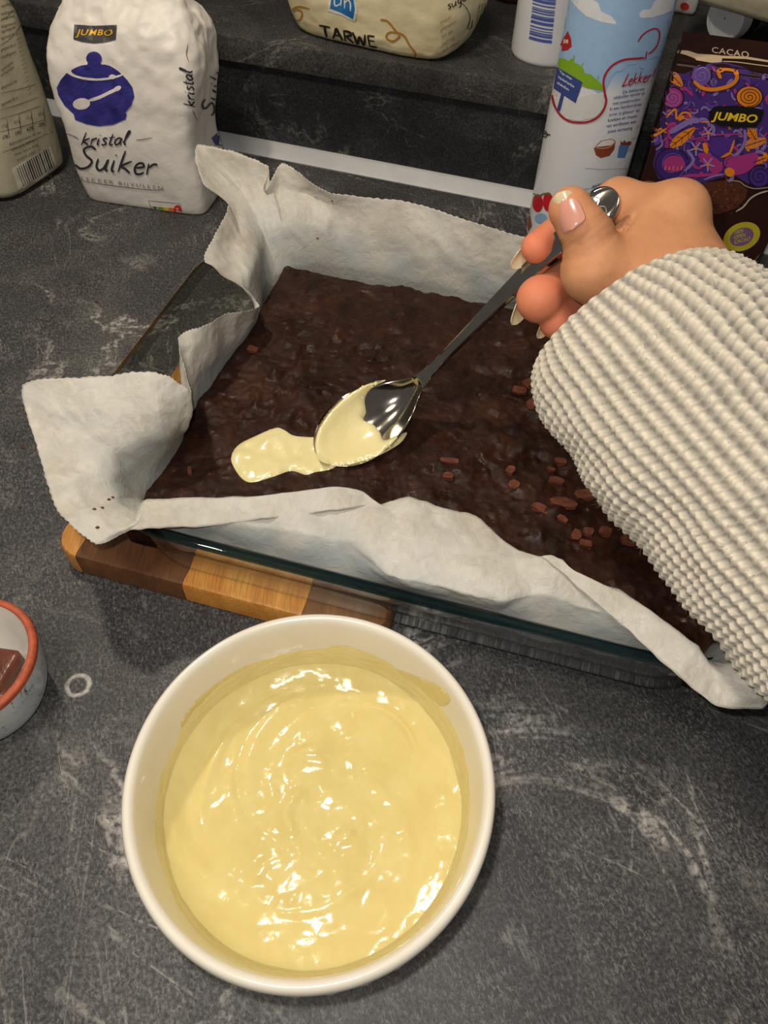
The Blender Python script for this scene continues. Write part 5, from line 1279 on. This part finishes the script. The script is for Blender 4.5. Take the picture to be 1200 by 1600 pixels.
# ------------------------------------------------------------------ clutter on the ledge
jc = PZ(1119, 66, .1); jd = np.array([.78, .62, 0]); jd /= np.linalg.norm(jd); js = np.array([-jd[1], jd[0], 0]); JR = .0185
jar = thing('spice_jar', jc, 'white capped spice jar lying on its side on the ledge', 'jar')
def lying(prof, nm, mat):
    v = []
    for (r, t) in prof:
        for k in range(64):
            a = 2*math.pi*k/64; v.append(jc + EZZ*JR + jd*t + js*(r*math.cos(a)) + EZZ*(r*math.sin(a)))
    return recalc(mesh(nm, v, grid_faces(len(prof), 64, close_c=True), mat, jar, True, 40))
lying([(.001, .0015), (JR*.78, .0015), (JR*.80, 0), (JR*.93, 0), (JR, .0015), (JR, .016), (JR*.92, .0165), (.001, .0165)], 'cap', pm('white_cap', srgb(216, 218, 222), rough=.3))
lying([(JR*.9, .0165), (JR*.95, .019), (JR*.95, .033)], 'label_band', pm('black_label', (.012, .012, .012), rough=.4)); lying([(JR*.94, .033), (JR*.94, .078), (JR*.8, .080), (.001, .080)], 'glass', pm('smoky_jar', (.16, .16, .165), rough=.15))
gp = PZ(1150, 20, .142)
gb0 = PZ(1070, -8, .140); gax = PZ(1230, 38, .140)-gb0; gax /= np.linalg.norm(gax); gay = np.array([-gax[1]*.955, gax[0]*.955, -.29])
gbag = thing('folded_paper_bag', gb0+gax*.07+gay*.06, 'greige folded paper bag lying across the spice jar', 'bag')
bag(gb0-EZZ*.002, gax, gay, [(0, .004, .165, .004, .12, 5), (.004, 0, .17, 0, .125, 5), (.018, -.002, .172, -.003, .128, 4), (.032, 0, .17, .002, .125, 4), (.036, .006, .16, .01, .115, 4)], M_GREYBAG, gbag, 'bag_body', .0015, 28, .0008, n=120)
sp0 = PZ(1066, 20, .1)
sach = thing('small_tin', sp0, 'small white tin with a red heart spot on the ledge', 'tin')
sb_ = bm_mesh('tin_body', box_frame(sp0, WX, WY, EZZ, -.016, .012, -.006, .03, 0, .020, .004, 3), pm('white_tin', srgb(206, 202, 196), rough=.35), sach, True, 40)
B = Prints(bvh_of(sb_), sach); B.circle(1070, 10, 7, 6, (196, 40, 36), 2, .3); B.build()
pt = PZ(800, 13, .1); pt = np.array([*(pt[:2]*1.035), .1])
pp_ = catmull([(.001, .0005), (.014, .0), (.021, .004), (.027, .016), (.028, .030), (.022, .044), (.016, .048), (.018, .052), (.001, .053)], 4)
po_ = thing('brown_jar', pt, 'reddish brown round jar on the ledge behind the flour', 'jar')
recalc(mesh('jar_body', lathe(pp_, 64, pt), grid_faces(len(pp_), 64, close_c=True), pm('reddish_brown_glaze', srgb(92, 44, 30), srgb(60, 28, 20), nscale=60, rough=.3), po_, True))

# ------------------------------------------------------------------ crumbs on the worktop and specks on the paper
M_CRUMB = pm('brownie_crumb', srgb(96, 52, 34), nscale=300, rough=.8)
for k, (px, py) in enumerate(((32, 793), (340, 272), (150, 472), (36, 700), (1010, 1190))):
    c = PZ(px, py, 0); rr = random.Random(k+40); bm = bmesh.new(); bmesh.ops.create_icosphere(bm, subdivisions=1, radius=.0009)
    for v in bm.verts: v.co = Vector((v.co.x*rr.uniform(1, 2.2)+c[0], v.co.y*rr.uniform(.6, 1.4)+c[1], v.co.z*rr.uniform(.5, .8)+.0005))
    tag(bm_mesh('crumb', bm, M_CRUMB, None, True), 'tiny brown cake crumb lying on the dark worktop', 'crumb', 'cake crumbs on the worktop')
for k, (px, py) in enumerate(((176, 777), (160, 793), (147, 795), (152, 824), (170, 780), (496, 372), (519, 314))):
    h = hit(px, py, BVH_PAPER)
    if h is None: continue
    rr = random.Random(k+60); bm = bmesh.new(); bmesh.ops.create_icosphere(bm, subdivisions=1, radius=.0006)
    vd = (EYE-h)/np.linalg.norm(EYE-h)
    for v in bm.verts: v.co = Vector(h+vd*.0004+np.array([v.co.x*rr.uniform(1, 2.4), v.co.y*rr.uniform(.8, 1.6), v.co.z*.7]))
    tag(bm_mesh('paper_crumb', bm, M_CRUMB, None, True), 'tiny dark crumb stuck to the white parchment', 'crumb', 'crumbs on the parchment')
